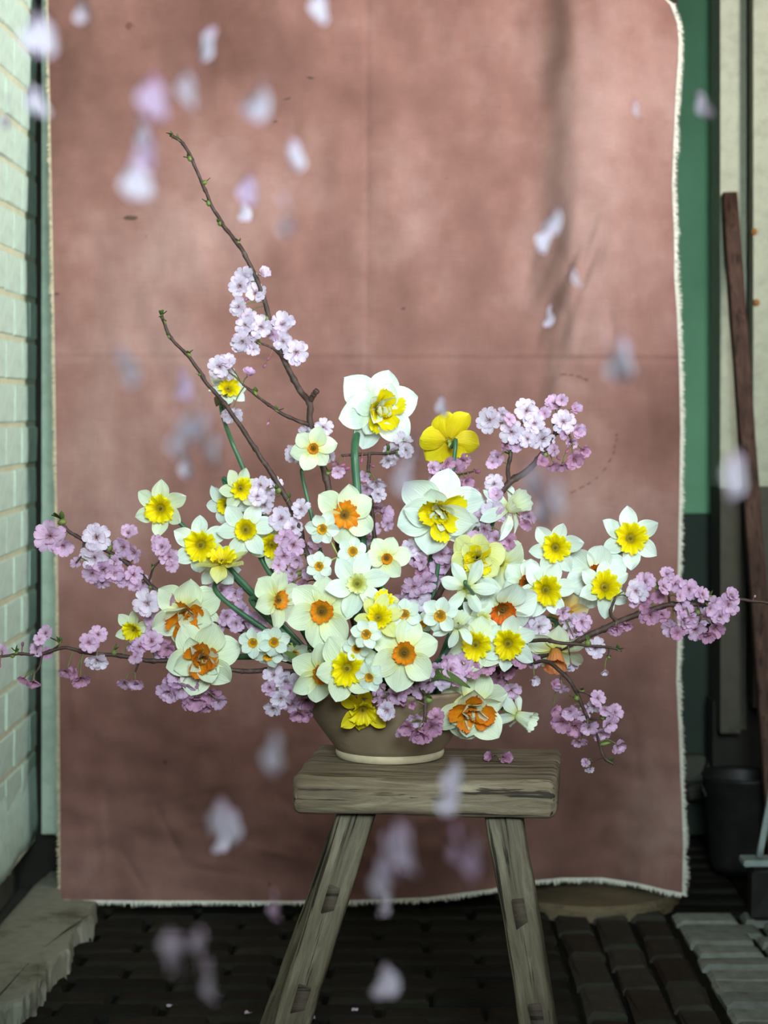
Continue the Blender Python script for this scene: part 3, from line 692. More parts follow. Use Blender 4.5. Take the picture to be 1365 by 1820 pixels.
D(612, 915, 60, -.01, (.22, -.05), 'CF', 'large cream daffodil with frilly orange corona below the thick tall stem', .45, .0034, group=G)
D(687, 992, 44, .01, (.15, -.08), 'SM', 'cream daffodil with neat deep orange cup in the upper middle of the bowl', .1, .0028, group=G)
D(669, 728, 80, .03, (.36, .0), 'DW', 'big double white daffodil with yellow centre on the thickest tallest stem', .2, .0056, [(648, 1000, 2.57), (634, 860, 2.575), (631, 790, 2.585)], spathe=True, group=G)
D(797, 783, 60, .02, (-.12, .30, 1), 'YY', 'bright yellow daffodil seen from behind above the double white one', .15, .0030, group=G)
D(783, 908, 84, -.01, (0, -.12), 'DW', 'big double white daffodil with yellow ruffles in the centre of the bowl', .3, .0050, group=G)
D(908, 903, 62, -.035, (.52, .42), 'WW', 'slender white daffodil with swept back petals and white trumpet near the upper cherry twig', .1, .0030, group=G)
D(848, 992, 50, -.005, (-.08, .08), 'DY', 'double yellow daffodil with ruffled middle below the big double white one', .3, .0036, group=G)
D(890, 1000, 60, .03, (.35, .1, 1), 'CC', 'pale cream daffodil turned away behind the double yellow one', .4, .0030, group=G)
D(635, 1037, 62, -.03, (.02, .06), 'WL', 'pure white daffodil with small lemon cup in the middle of the bunch', .25, .0034, group=G)
D(572, 1086, 70, -.02, (0, 0), 'CO', 'large cream daffodil with frilled orange cup and dark stamens facing straight out', .25, .0036, group=G)
D(494, 1066, 56, .015, (.72, .0), 'CO', 'cream daffodil with orange cup seen in profile against the frilled orange one', .3, .0036, group=G)
D(331, 1088, 70, .0, (.18, -.32), 'DO', 'cream double daffodil with ragged orange centre nodding over the lower one', .45, .0042, group=G)
D(358, 1168, 72, -.03, (.10, -.08), 'DO', 'cream daffodil with orange centre and folded petals above the low cherry branch', .2, .0042, group=G)
D(238, 1118, 38, .02, (-.32, -.30), 'CY', 'small cream daffodil with yellow trumpet nodding towards the limewashed wall', .3, .0026, group=G)
D(718, 1160, 70, -.03, (.05, 0), 'CO', 'large cream daffodil with deep orange cup low over the bowl rim', .35, .0036, group=G)
D(617, 1187, 62, -.05, (.05, -.05), 'BY', 'cream daffodil with bright yellow ribbed corona low over the bowl', .2, .0036, group=G)
D(568, 1196, 60, -.025, (.42, -.12), 'CO', 'cream daffodil with orange cup turned sideways behind the yellow ribbed one', .5, .0034, group=G)
D(672, 1098, 46, -.035, (.12, .28), 'PY', 'pale daffodil with yellow trumpet between the small orange-cupped florets', .2, .0028, group=G)
D(680, 1070, 36, -.005, (.25, .72), 'PY', 'narrow-petalled pale yellow daffodil pointing upward behind the white lemon-cupped one', .2, .0026, group=G)
D(812, 1112, 46, -.035, (.28, .62), 'WW', 'white daffodil with petals swept down and pale cup raised', .2, .0030, group=G)
D(845, 1145, 54, .0, (0, -.08), 'BY', 'cream daffodil with golden yellow corona just behind the white swept-back one', .4, .0034, group=G)
D(830, 1045, 58, -.02, (.08, -.42, 1), 'WB', 'white narrow-petalled daffodil facing away between the double yellow and the orange one', .1, .0024, [(800, 1150, 2.52), (845, 1075, 2.46)], group=G)
D(893, 1082, 68, .0, (.08, -.42), 'WO', 'white daffodil with orange cup nodding over the split yellow trumpet', .2, .0034, group=G)
D(858, 1100, 44, .015, (.2, .15), 'WL', 'white daffodil with lemon cup wedged beside the nodding orange-cupped one', .3, .0028, group=G)
D(903, 1143, 56, -.035, (-.04, -.04), 'WY', 'white daffodil with bright yellow corona hanging by the low blossom twig', .45, .0034, group=G)
D(970, 1048, 56, -.01, (0, -.05), 'WY', 'white daffodil with flat yellow corona covering a sliver of red orange cup', .1, .0034, group=G)
D(935, 1036, 50, .03, (.2, -.1), 'WO', 'white daffodil with a sliver of red orange cup hidden by the flat yellow one', .3, .0032, group=G)
D(987, 973, 52, .0, (0, 0), 'WY', 'white starry daffodil with yellow corona standing above the flat yellow one', .15, .0032, group=G)
D(1058, 1022, 62, .015, (.05, -.08), 'WO', 'white daffodil with red orange ribbed cup half covered by a yellow one', .3, .0034, group=G)
D(1074, 1044, 54, -.02, (.1, .28), 'WY', 'white daffodil with yellow trumpet overlapping the red orange cup', .5, .0034, group=G)
D(1120, 957, 58, .01, (.04, .14), 'WY', 'white daffodil with large yellow trumpet farthest out beside the cloth edge', .52, .0034, group=G)
D(1008, 1090, 42, .03, (0, -.3), 'AP', 'apricot daffodil in shade under the white and yellow ones', .2, .0028, group=G)
D(987, 1158, 60, .0, (-.04, -.70), 'PP', 'cream daffodil with long peach trumpet hanging down by the low twig', .3, .0030, low=True, group=G)
D(836, 1258, 78, -.01, (.16, -.32), 'DO', 'large drooping cream double daffodil with orange centre over the stool', .25, .0040, low=True, group=G)
D(920, 1272, 54, .0, (.80, -.28), 'WW', 'pale cream daffodil in profile hanging above the stool end', .2, .0028, low=True, group=G)
D(645, 1260, 52, -.02, (.08, -.45), 'YM', 'shaded yellow daffodil hanging in front of the bowl', .5, .0030, low=True, group=G)

def bunch(label, florets, hub, rs=.003):
    """one stem with several small florets: thing > floret > petal, corona"""
    hp_ = P(*hub); B = BC + Vector((rd.uniform(-.03, .03), rd.uniform(-.03, .02), .022)); root = empty('bunch_narcissus', B)
    dx = Vector((hp_.x - BC.x, hp_.y - BC.y, 0)); dirv = dx / max(dx.length, 1e-4)
    path = catmull([B, BC + dirv * min(.08, dx.length * .6) + Vector((0, 0, .108)), hp_.lerp(BC + Vector((0, 0, .13)), .35), hp_], 8)
    V, Fc = tube([p - B for p in path], rs, 8); ob('stem', mesh('stem', V, Fc, M_STEM), root)
    for u, v, Rpx, d, f in florets:
        c = P(u, v, d); R = Rpx * MP * d / 2.5; FM, n = frame(f); s0 = c - n * R * .55
        pp = catmull([hp_, hp_.lerp(s0, .6) - n * .006, s0], 6); V, Fc = tube([p - c for p in pp], .0013, 6)
        fl_ = ob('floret', mesh('floret', V, Fc, M_NECK), root, T(c - B)); bloom(fl_, Vector((0, 0, 0)), R, f, 'TZ')
    tag(root, label, 'narcissus', 'bunch-flowered narcissi in the bowl'); return root
bunch('bunch of small white narcissi with orange cups below the large cream orange-frilled flower', [(573, 940, 31, 2.46, (-.05, 0)), (567, 1006, 27, 2.46, (.05, .05)), (627, 980, 29, 2.47, (.05, .15))], (602, 990, 2.52))
bunch('cluster of small white narcissi with orange cups low beside the bowl', [(450, 1142, 29, 2.47, (-.1, .02)), (487, 1141, 30, 2.465, (.02, .02)), (476, 1166, 28, 2.48, (-.1, -.62)), (522, 1160, 28, 2.50, (.2, -.62)), (548, 1170, 24, 2.50, (.1, -.7))], (520, 1150, 2.51))
bunch('little white narcissi with orange cups pressed between large cream flowers over the rim', [(651, 1127, 30, 2.33, (.02, .02)), (634, 1152, 27, 2.36, (-.1, -.1)), (657, 1203, 28, 2.355, (-.28, -.2)), (668, 1180, 20, 2.37, (.1, -.2))], (655, 1165, 2.41))
bunch('pair of small white narcissi with orange cups under the lavender blossom', [(719, 1092, 32, 2.37, (-.1, .1)), (782, 1094, 36, 2.37, (.0, -.02)), (750, 1108, 24, 2.42, (.0, -.3))], (748, 1120, 2.43))

# ------------------------------------------------------------------ cherry branches
def cpetal(k, nx=6, ny=7):
    r = random.Random(k + 50); tab = [(0, .06), (.15, .16), (.4, .36), (.65, .47), (.82, .46), (.93, .36), (1, .22)]; V, uv = [], []; ph = r.uniform(0, 6); cu = r.uniform(.02, .2); cl_ = r.uniform(-.12, .14)
    for j in range(ny + 1):
        t = j / ny; wd = interp(tab, t)
        for i in range(nx + 1):
            s = 2 * i / nx - 1; x = t - ((.10 * math.exp(-(s / .22) ** 2) + .035 * (i % 2)) if j == ny else 0)
            V.append(Vector((x, s * wd, cl_ * t * t + cu * s * s * wd + .07 * s * math.sin(4 * t + ph) + .06 * s * s * math.sin(9 * t + ph) + .035 * math.sin(s * 6 + ph) * t * t))); uv.append((i / nx, t))
    return V, grid_faces(nx + 1, ny + 1), uv
CP = [[mesh('petal', *(lambda q: (q[0], q[1]))(cpetal(k)), BM[c], cpetal(k)[2]) for k in range(6)] for c in range(3)]
parts = []
rs_ = random.Random(9)
for k in range(14):
    a = k * 2.4; q = .16 + .12 * rs_.random(); p = Vector((q * math.cos(a), q * math.sin(a), .30 + .1 * rs_.random()))
    parts.append(tube([Vector((.03 * math.cos(a), .03 * math.sin(a), 0)), p], .008, 3)); Vv, Ff = lathe([(.001, -.02), (.022, 0), (.001, .02)], 5); parts.append(([v + p for v in Vv], Ff))
CSTAM = mesh('stamens', *join(*parts), M_ANTH)
CALV, CALF = lathe([(.02, -.30), (.10, -.24), (.13, -.12), (.12, .0), (.03, .03)], 8, True)
rc = random.Random(77)
BUDV, BUDF = lathe([(.02, -.05), (.30, .15), (.42, .5), (.36, .85), (.16, 1.15), (.01, 1.25)], 8)
def bud_mesh(c): return mesh('bud', BUDV, BUDF, BM[c])
BUDM = [bud_mesh(c) for c in range(3)]
def nearest(pts, c): return min(pts, key=lambda p: (p - c).length)
def pedicel(att, end, ndir, r=.0009):
    mid = att.lerp(end, .55) + Vector((0, 0, .003)) - ndir * .002
    return tube(catmull([att, mid, end], 4), r, 5)
def blossom(root, wood, u, v, r, tint, d, f=None, op=None):
    c = P(u, v, d); o0 = root.location; R = r * MP * 1.08
    if f is None: f = (rc.uniform(-.6, .6), rc.uniform(-.55, .45))
    FM, n = frame(f, rc.uniform(0, 6)); op = op if op is not None else rc.uniform(0, .16) if tint == 0 else rc.uniform(0, .28) if tint == 1 else rc.uniform(.1, .45)
    att = nearest(wood, c - n * R); ped = pedicel(att - c, -n * R * .28, n)
    cal = ([(FM.to_3x3() @ (vv * R)) for vv in CALV], CALF); V, Fc = join(ped, cal); mi = [0] * len(ped[1]) + [1] * len(cal[1])
    b = ob('blossom', mesh('blossom', V, Fc, [M_PED, M_CALYX], None, True, mi), root, T(c - o0))
    base = FM @ S(R)
    for k in range(5):
        M = base @ RZ(k * 2 * PI / 5 + rc.uniform(-.12, .12)) @ T((.05, 0, 0)) @ RY(-(.08 + op * 1.6 + rc.uniform(-.2, .22))) @ RX(rc.uniform(-.2, .2)) @ S(rc.uniform(.92, 1.05))
        ob('petal', CP[tint][rc.randrange(6)], b, M)
    if r >= 14:
        for k in range(3):
            M = base @ RZ(k * 2 * PI / 3 + rc.uniform(-.5, .5)) @ T((.04, 0, .04)) @ RY(-(.26 + op * 1.3 + rc.uniform(-.15, .35))) @ RX(rc.uniform(-.35, .35)) @ S(rc.uniform(.62, .86))
            ob('petal', CP[tint][rc.randrange(6)], b, M)
        if op < .4: ob('stamens', CSTAM, b, base)
def bud(root, wood, u, v, r, tint, d):
    c = P(u, v, d); R = r * MP; att = nearest(wood, c); o0 = root.location; n = (c - att).normalized() if (c - att).length > .003 else Vector((0, 0, -1))
    V, Fc = pedicel(att - c, Vector((0, 0, 0)), n, .0008); cal, cf = lathe([(.05, -.25), (.32, 0), (.34, .3), (.05, .4)], 6)
    Rm = n.to_track_quat('Z', 'Y').to_matrix(); V, Fc2 = join((V, Fc), ([Rm @ (q * R) for q in cal], cf))
    b = ob('bud', mesh('bud_calyx', V, Fc2, M_CALYX), root, T(c - o0)); ob('bud_petals', BUDM[tint], b, Rm.to_4x4() @ S(R))
LEAFB = []
for k in range(3):
    V, uv = [], []
    for j in range(6):
        t = j / 5; wd = .26 * math.sin(PI * min(1, .12 + t * .88)) ** .8
        for i in range(3):
            s = i - 1; V.append(Vector((t, s * wd, .12 * abs(s) + .18 * t * t * (k - 1)))); uv.append((i / 2, t))
    LEAFB.append(mesh('leaf', V, grid_faces(3, 6), M_LEAF, uv))
def branch(label, paths, blossoms=(), buds=(), leaves=(), tips=(), dj=.014):
    """paths: lists of (u, v, d, radius px); the first is the main wood"""
    first = paths[0]; root = empty('cherry_branch', P(*first[-1][:3])); o0 = root.location.copy(); wood = []
    for pi_, path in enumerate(paths):
        cp = catmull([P(u, v, d) for u, v, d, r in path], 9); rr = [r for *_, r in path]; n = len(cp)
        cp = [p + Vector((noise.noise(p * 60), noise.noise(p * 60 + Vector((9, 0, 0))), noise.noise(p * 60 + Vector((0, 9, 0))))) * .0012 for p in cp]
        def rad(t, rr=rr, cp=cp):
            q = t * (len(rr) - 1); i = min(int(q), len(rr) - 2); base = lerp(rr[i], rr[i + 1], q - i)
            return base * MP * (1 + .18 * noise.noise(Vector((t * 40 * len(rr), base, 2))) + (.30 if (int(t * len(cp)) % 11 == 0) else 0))
        V, Fc = tube([p - o0 for p in cp], rad, 8)
        ob('wood' if pi_ == 0 else 'twig', mesh('wood', V, Fc, M_BARK), root); wood += cp
    dw = lambda u, v: nearest(wood, P(u, v, 2.5)).y
    for b in blossoms:
        u, v, r, t = b[:4]; f = b[4] if len(b) > 4 else None; op = b[5] if len(b) > 5 else None
        d0 = min(wood, key=lambda p: ((CX + p.x * F / p.y - u) ** 2 + (HY - (p.z - H) * F / p.y - v) ** 2)).y
        blossom(root, wood, u, v, r, t, d0 + rc.uniform(-dj, dj) - .006, f, op)
    for u, v, r, t in buds:
        d0 = min(wood, key=lambda p: ((CX + p.x * F / p.y - u) ** 2 + (HY - (p.z - H) * F / p.y - v) ** 2)).y
        bud(root, wood, u, v, r, t, d0 - .004)
    for u, v, L, n in leaves:
        d0 = min(wood, key=lambda p: ((CX + p.x * F / p.y - u) ** 2 + (HY - (p.z - H) * F / p.y - v) ** 2)); base = d0 * .35 + P(u, v, d0.y) * .65
        for k in range(n):
            M = T(base - o0) @ RZ(rc.uniform(0, 6)) @ RY(-rc.uniform(.2, 1.3)) @ S(L * MP * rc.uniform(.8, 1.2)); ob('leaf', rc.choice(LEAFB), root, M)
        V, Fc = tube([d0 - o0, d0.lerp(base, .5) - o0, base - o0, base + (base - d0) * .4 - o0], lambda t, L=L: (.00022 * L) * (.5 + 1.0 * math.sin(PI * min(1, .15 + t * .85))), 7); ob('leaf_bud', mesh('leaf_bud', V, Fc, M_LEAFB), root)
    tag(root, label, 'branch', 'flowering cherry branches in the bowl'); return root
HB = (650, 1225, 2.56, 5)
branch('tallest cherry branch with bare green-budded tip and pale blossoms halfway up',
  [[(304, 240, 2.60, 3), (322, 252, 2.60, 3), (336, 272, 2.60, 3), (350, 305, 2.60, 3), (372, 355, 2.60, 3.2), (398, 402, 2.60, 3.5), (432, 448, 2.59, 4), (458, 500, 2.59, 4.2), (474, 550, 2.59, 4.5), (498, 625, 2.59, 5), (528, 686, 2.59, 5.5), (550, 716, 2.58, 6), (552, 755, 2.58, 6), (572, 820, 2.58, 6), (590, 900, 2.57, 6), (615, 1050, 2.57, 6), (660, 1225, 2.56, 6)],
   [(550, 716, 2.58, 5.5), (556, 704, 2.575, 5), (564, 694, 2.57, 5.5)],
   [(551, 756, 2.58, 4), (520, 744, 2.575, 3.2), (490, 728, 2.575, 3), (462, 708, 2.58, 2.6), (432, 684, 2.585, 2)],
   [(505, 640, 2.59, 3.5), (490, 622, 2.58, 2.6), (470, 612, 2.58, 2.2), (440, 606, 2.58, 1.6)]],
  [(436, 494, 21, 0), (427, 508, 20, 0, (-.4, 0)), (454, 521, 20, 0, (.1, .3)), (466, 487, 15, 0, (.6, .4), .4), (425, 545, 18, 0, (-.5, 0)), (440, 562, 16, 0), (436, 578, 18, 0, (-.2, .2)), (446, 592, 18, 0), (464, 581, 20, 0, (.1, -.1)), (432, 606, 20, 0, (-.4, -.3)), (424, 614, 15, 0), (450, 621, 12, 0), (502, 577, 23, 0, (.1, .3), .25), (503, 607, 17, 0, (0, 0), .1), (527, 626, 23, 0, (.05, -.05), .05), (485, 595, 13, 1),
   (391, 652, 21, 0, (-.2, .2)), (405, 643, 15, 0, (0, .6)), (440, 667, 15, 1, (.3, .8), .5), (412, 736, 20, 0, (.1, -.6)), (402, 662, 16, 0), (545, 768, 14, 0), (575, 760, 17, 0, (.3, .5)), (520, 805, 16, 0, (-.6, 0)), (535, 815, 13, 0), (585, 812, 13, 0), (600, 838, 13, 1)],
  [(441, 531, 7, 1), (478, 635, 6, 2), (472, 648, 6, 2), (478, 750, 6, 1), (604, 828, 9, 2), (612, 834, 9, 2)],
  [(306, 242, 14, 3), (316, 250, 12, 2), (333, 284, 14, 3), (369, 322, 10, 2), (366, 362, 14, 3), (386, 398, 12, 2), (427, 430, 9, 2), (468, 535, 10, 2), (464, 567, 14, 3), (460, 612, 13, 2), (492, 613, 13, 2), (457, 697, 14, 3), (492, 732, 12, 3), (588, 838, 12, 2)])
branch('second tall bare cherry twig with a few green buds at its tip',
  [[(287, 562, 2.53, 3), (300, 595, 2.53, 3), (320, 618, 2.53, 3), (342, 642, 2.53, 3.2), (370, 684, 2.53, 3.6), (402, 722, 2.525, 4), (450, 792, 2.52, 4.2), (478, 835, 2.52, 4.4), (505, 878, 2.52, 4.8), (530, 930, 2.52, 5), (545, 985, 2.52, 5), (585, 1080, 2.53, 5), (660, 1225, 2.55, 5)],
   [(512, 895, 2.52, 2.5), (540, 912, 2.515, 2)]],
  [(464, 863, 17, 0), (458, 882, 16, 0), (472, 898, 16, 0), (482, 880, 13, 0), (500, 922, 22, 0, (-.1, .2)), (520, 938, 18, 0, (.2, .1)), (536, 905, 17, 0, (-.3, .3)), (505, 955, 17, 1), (522, 968, 20, 1, (0, -.2)), (505, 988, 17, 1), (528, 995, 15, 1), (545, 1015, 14, 1), (520, 1020, 14, 1), (538, 1040, 13, 2), (512, 1045, 13, 2), (545, 975, 13, 1), (490, 860, 13, 0), (495, 1005, 13, 1), (560, 965, 13, 1), (552, 1055, 12, 2)],
  [(550, 968, 5, 2), (536, 1052, 7, 2)],
  [(286, 560, 13, 4), (295, 572, 12, 2), (298, 600, 11, 2), (338, 628, 12, 2), (352, 668, 7, 1), (490, 876, 16, 3), (512, 890, 14, 2), (500, 1030, 12, 3)])
branch('cherry branch reaching to the limewashed wall with large open pink blossoms',
  [[(112, 932, 2.55, 3), (128, 948, 2.55, 3.2), (165, 968, 2.55, 3.5), (200, 984, 2.55, 4), (240, 1012, 2.55, 4), (285, 1055, 2.55, 4), (340, 1090, 2.55, 4.2), (440, 1125, 2.55, 4.5), (560, 1175, 2.55, 5), (650, 1225, 2.56, 5)],
   [(150, 960, 2.55, 2.2), (146, 985, 2.545, 2), (136, 1000, 2.545, 1.5)], [(265, 1035, 2.55, 2), (272, 1010, 2.545, 2), (288, 992, 2.545, 1.6)],
   [(440, 1125, 2.55, 3), (420, 1085, 2.57, 2), (395, 1055, 2.58, 1.6)]],
  [(90, 953, 28, 1, (-.1, .1), .1), (112, 970, 20, 1, (.2, -.3)), (172, 955, 25, 0, (0, .1), .03), (168, 990, 24, 0, (-.1, -.2), .08), (184, 1012, 22, 1, (.1, -.4)), (165, 1018, 18, 1, (-.2, -.5)), (203, 1018, 18, 1), (182, 1034, 15, 1, (0, -.7)), (228, 948, 17, 1, (.1, .6)), (221, 972, 20, 1), (240, 982, 17, 1), (288, 972, 18, 1, (-.2, .3)), (300, 990, 18, 1, (.3, -.2)), (276, 962, 13, 1), (306, 1005, 12, 1), (216, 1030, 15, 1), (237, 1022, 17, 1), (256, 1036, 17, 1), (242, 1042, 13, 1), (262, 1072, 24, 0, (0, .1), .05), (266, 1098, 14, 1), (135, 1000, 11, 1), (205, 998, 12, 1),
   (393, 1048, 22, 1, (.1, .2)), (418, 1054, 15, 1), (376, 1060, 14, 1), (430, 1085, 18, 1), (402, 1095, 18, 1), (445, 1100, 17, 1), (420, 1108, 15, 1), (385, 1118, 15, 1), (460, 1112, 15, 1), (300, 1065, 13, 2), (270, 1120, 12, 1)],
  [], [(109, 921, 20, 4), (200, 965, 12, 2), (270, 1008, 11, 2), (195, 995, 11, 2), (266, 1048, 11, 2)])
branch('low cherry branch running level across the limewashed wall with drooping pink buds',
  [[(-6, 1168, 2.52, 2.4), (30, 1163, 2.52, 2.6), (70, 1163, 2.52, 3), (112, 1151, 2.52, 3.2), (160, 1161, 2.52, 3.5), (220, 1166, 2.52, 4), (265, 1174, 2.52, 4), (340, 1175, 2.53, 4), (415, 1190, 2.53, 4.2), (440, 1193, 2.53, 4.5), (485, 1191, 2.53, 4.2), (560, 1200, 2.54, 4.5), (650, 1222, 2.56, 5)],
   [(75, 1164, 2.52, 2), (70, 1185, 2.515, 1.8), (58, 1200, 2.515, 1.4)], [(92, 1155, 2.52, 1.8), (105, 1143, 2.515, 1.6), (90, 1133, 2.515, 1.2)], [(248, 1172, 2.52, 2), (240, 1195, 2.515, 1.5)], [(560, 1200, 2.54, 3.5), (530, 1222, 2.50, 3), (500, 1235, 2.48, 2.4)], [(340, 1176, 2.53, 2.5), (335, 1200, 2.525, 2), (340, 1220, 2.525, 1.5)]],
  [(3, 1157, 13, 1), (82, 1126, 14, 1, (-.3, .5)), (70, 1137, 11, 1), (66, 1153, 14, 1, (-.3, .1)), (84, 1161, 11, 2), (44, 1205, 12, 2, (-.3, -.7)), (60, 1210, 14, 2, (.1, -.8)), (158, 1142, 17, 1), (174, 1128, 16, 1, (.3, .5)), (172, 1172, 20, 0, (.1, -.6)), (118, 1192, 14, 2, (-.2, -.6)), (143, 1205, 18, 2, (.2, -.7)), (131, 1196, 13, 2), (222, 1212, 15, 1, (-.2, -.7)), (241, 1212, 15, 1, (.2, -.7)), (248, 1150, 16, 1), (270, 1140, 20, 1, (0, .3)), (298, 1152, 18, 2), (240, 1168, 13, 1), (232, 1145, 13, 1), (285, 1165, 13, 1),
   (300, 1228, 21, 1, (-.3, -.5)), (323, 1222, 24, 1, (-.1, -.6)), (348, 1238, 24, 2, (.1, -.6)), (374, 1234, 22, 2, (.2, -.6)), (318, 1203, 21, 1), (345, 1212, 21, 2), (388, 1246, 15, 1, (.4, -.5)), (363, 1250, 18, 2, (0, -.8)), (335, 1246, 16, 2), (300, 1212, 14, 1),
   (488, 1200, 19, 0, (-.3, .3)), (508, 1212, 22, 0, (.2, .0)), (500, 1240, 20, 0, (-.2, -.4)), (486, 1258, 16, 0, (-.3, -.6)), (520, 1250, 18, 1, (.1, -.5)), (545, 1243, 19, 2, (0, -.5)), (565, 1250, 18, 2, (.2, -.6)), (590, 1256, 16, 1, (.2, -.6)), (530, 1268, 17, 2, (0, -.7)), (516, 1228, 16, 1), (480, 1222, 14, 1), (570, 1232, 15, 1), (548, 1272, 14, 2), (610, 1248, 14, 2)],
  [(40, 1148, 7, 2), (0, 1180, 7, 2)], [(108, 1144, 14, 3), (205, 1154, 12, 2), (28, 1158, 11, 3), (474, 1232, 16, 2), (22, 1170, 10, 2)])
branch('upright cherry twig with round clusters of pale blossom standing against the cloth',
  [[(990, 742, 2.52, 3), (986, 772, 2.52, 4), (968, 802, 2.52, 5), (940, 834, 2.52, 5.5), (904, 860, 2.52, 6), (870, 905, 2.52, 6), (800, 1020, 2.53, 6), (740, 1130, 2.55, 6), (700, 1225, 2.56, 6)],
   [(904, 860, 2.52, 4), (904, 825, 2.515, 3.6), (910, 795, 2.515, 3), (920, 762, 2.51, 2.4), (930, 748, 2.51, 2)], [(986, 772, 2.52, 2.4), (1008, 770, 2.515, 2), (1018, 790, 2.515, 1.6)]],
  [(871, 747, 24, 0, (-.45, .1), .1), (893, 737, 14, 0), (910, 768, 22, 0, (-.1, -.1), .05), (936, 730, 21, 0, (.1, .15), .05), (950, 753, 18, 0, (.1, .1), .15), (938, 780, 16, 0, (-.2, 0)), (965, 780, 21, 0, (.05, -.05), .05), (1001, 750, 21, 0, (.1, .05), .05), (985, 718, 17, 1, (-.1, .5)), (998, 711, 12, 1), (1021, 727, 14, 1, (.4, .2), .5), (968, 735, 12, 1), (1025, 765, 16, 1, (.4, -.1), .45), (1005, 772, 12, 1, None, .5), (1014, 785, 14, 1, (.3, -.3), .5), (962, 820, 13, 2), (984, 826, 13, 2, (-.1, -.7)), (1000, 826, 13, 2, (.1, -.7)), (1020, 815, 18, 2, (.2, -.5)), (1036, 800, 14, 2, (.4, -.2)), (985, 800, 12, 1), (898, 792, 13, 2), (885, 812, 15, 1, (-.4, -.3)), (917, 790, 14, 1), (905, 745, 12, 1), (875, 822, 12, 1),
   (879, 860, 17, 0, (-.2, .2)), (882, 880, 13, 1), (876, 905, 19, 0, (-.1, -.1)), (895, 915, 14, 1), (940, 918, 15, 1), (862, 940, 18, 1), (843, 958, 14, 1), (882, 958, 18, 1), (905, 962, 16, 2), (935, 930, 13, 2), (858, 970, 13, 1), (850, 920, 13, 1)],
  [(1010, 800, 7, 2), (990, 812, 7, 2)], [(986, 762, 12, 2), (905, 808, 12, 3), (975, 812, 11, 2), (918, 758, 11, 3)])
branch('long cherry branch reaching out past the cloth edge towards the door with dense pink blossom',
  [[(1372, 1073, 2.50, 2.6), (1345, 1069, 2.50, 2.8), (1318, 1066, 2.50, 3), (1290, 1070, 2.50, 3.2), (1240, 1074, 2.50, 4), (1190, 1075, 2.50, 4.5), (1140, 1090, 2.50, 5), (1085, 1112, 2.50, 5.4), (1050, 1128, 2.50, 5.6), (1000, 1150, 2.51, 5.6), (880, 1195, 2.54, 6), (740, 1228, 2.56, 6)],
   [(1100, 1108, 2.50, 4), (1085, 1090, 2.495, 3), (1095, 1060, 2.495, 2)], [(1190, 1075, 2.50, 2.4), (1188, 1055, 2.495, 2), (1186, 1030, 2.495, 1.6)], [(1240, 1074, 2.5, 2), (1245, 1095, 2.495, 1.8), (1240, 1110, 2.495, 1.4)]],
  [(1146, 1034, 18, 1, (.2, .2), .15), (1130, 1050, 21, 0, (.1, -.1)), (1152, 1064, 13, 2), (1155, 1092, 19, 2, (0, -.5)), (1176, 1092, 14, 2), (1185, 1021, 14, 1, (0, .6)), (1178, 1042, 15, 1), (1200, 1038, 15, 1), (1224, 1047, 18, 1, (.2, .1)), (1248, 1057, 14, 1, (.3, .3)), (1215, 1084, 16, 1), (1194, 1115, 18, 1, (-.3, -.5)), (1214, 1102, 16, 1), (1236, 1118, 20, 1, (0, -.5)), (1256, 1127, 17, 2, (0, -.6)), (1250, 1096, 16, 1), (1270, 1115, 18, 2, (.2, -.4)), (1280, 1096, 16, 1), (1294, 1074, 21, 1, (.2, 0), .1), (1299, 1058, 14, 1, (.3, .5)), (1274, 1074, 15, 1), (1262, 1082, 13, 1), (1112, 1108, 14, 2, (.1, -.6)), (1094, 1115, 14, 2, (-.2, -.6)), (1208, 1060, 12, 1), (1232, 1084, 12, 2), (1170, 1062, 12, 2), (1204, 1125, 13, 2), (1228, 1098, 13, 1), (1144, 1078, 12, 2), (1125, 1068, 12, 1),
   (1012, 1102, 18, 0), (1034, 1106, 17, 1), (1020, 1122, 17, 1), (942, 1106, 17, 0, (-.1, .2)), (958, 1114, 21, 0, (.1, 0), .1), (955, 1136, 14, 0), (935, 1120, 13, 1), (1000, 1088, 14, 1)],
  [(1341, 1062, 5, 0)], [(1160, 1045, 12, 2), (1262, 1055, 13, 2), (1205, 1098, 12, 3), (1235, 1090, 12, 2), (1187, 1045, 10, 2)])
branch('short slim cherry twig with a few pale flowers crossing the peach trumpet daffodil',
  [[(1106, 1156, 2.44, 2), (1075, 1150, 2.44, 2.3), (1040, 1147, 2.44, 2.6), (1000, 1143, 2.44, 3), (964, 1138, 2.45, 3.4), (900, 1150, 2.48, 3.6), (790, 1215, 2.53, 4)],
   [(1008, 1144, 2.44, 1.2), (1012, 1165, 2.438, 1.0)], [(1082, 1151, 2.44, 1.2), (1080, 1170, 2.438, 1.0)]],
  [(1058, 1152, 18, 0, (-.1, .2), .2), (1075, 1190, 10, 0, (0, -.85), .5), (1015, 1180, 14, 0, (.2, -.8), .4)], [], [(1046, 1136, 13, 2), (1098, 1156, 14, 3), (1085, 1166, 8, 2)])
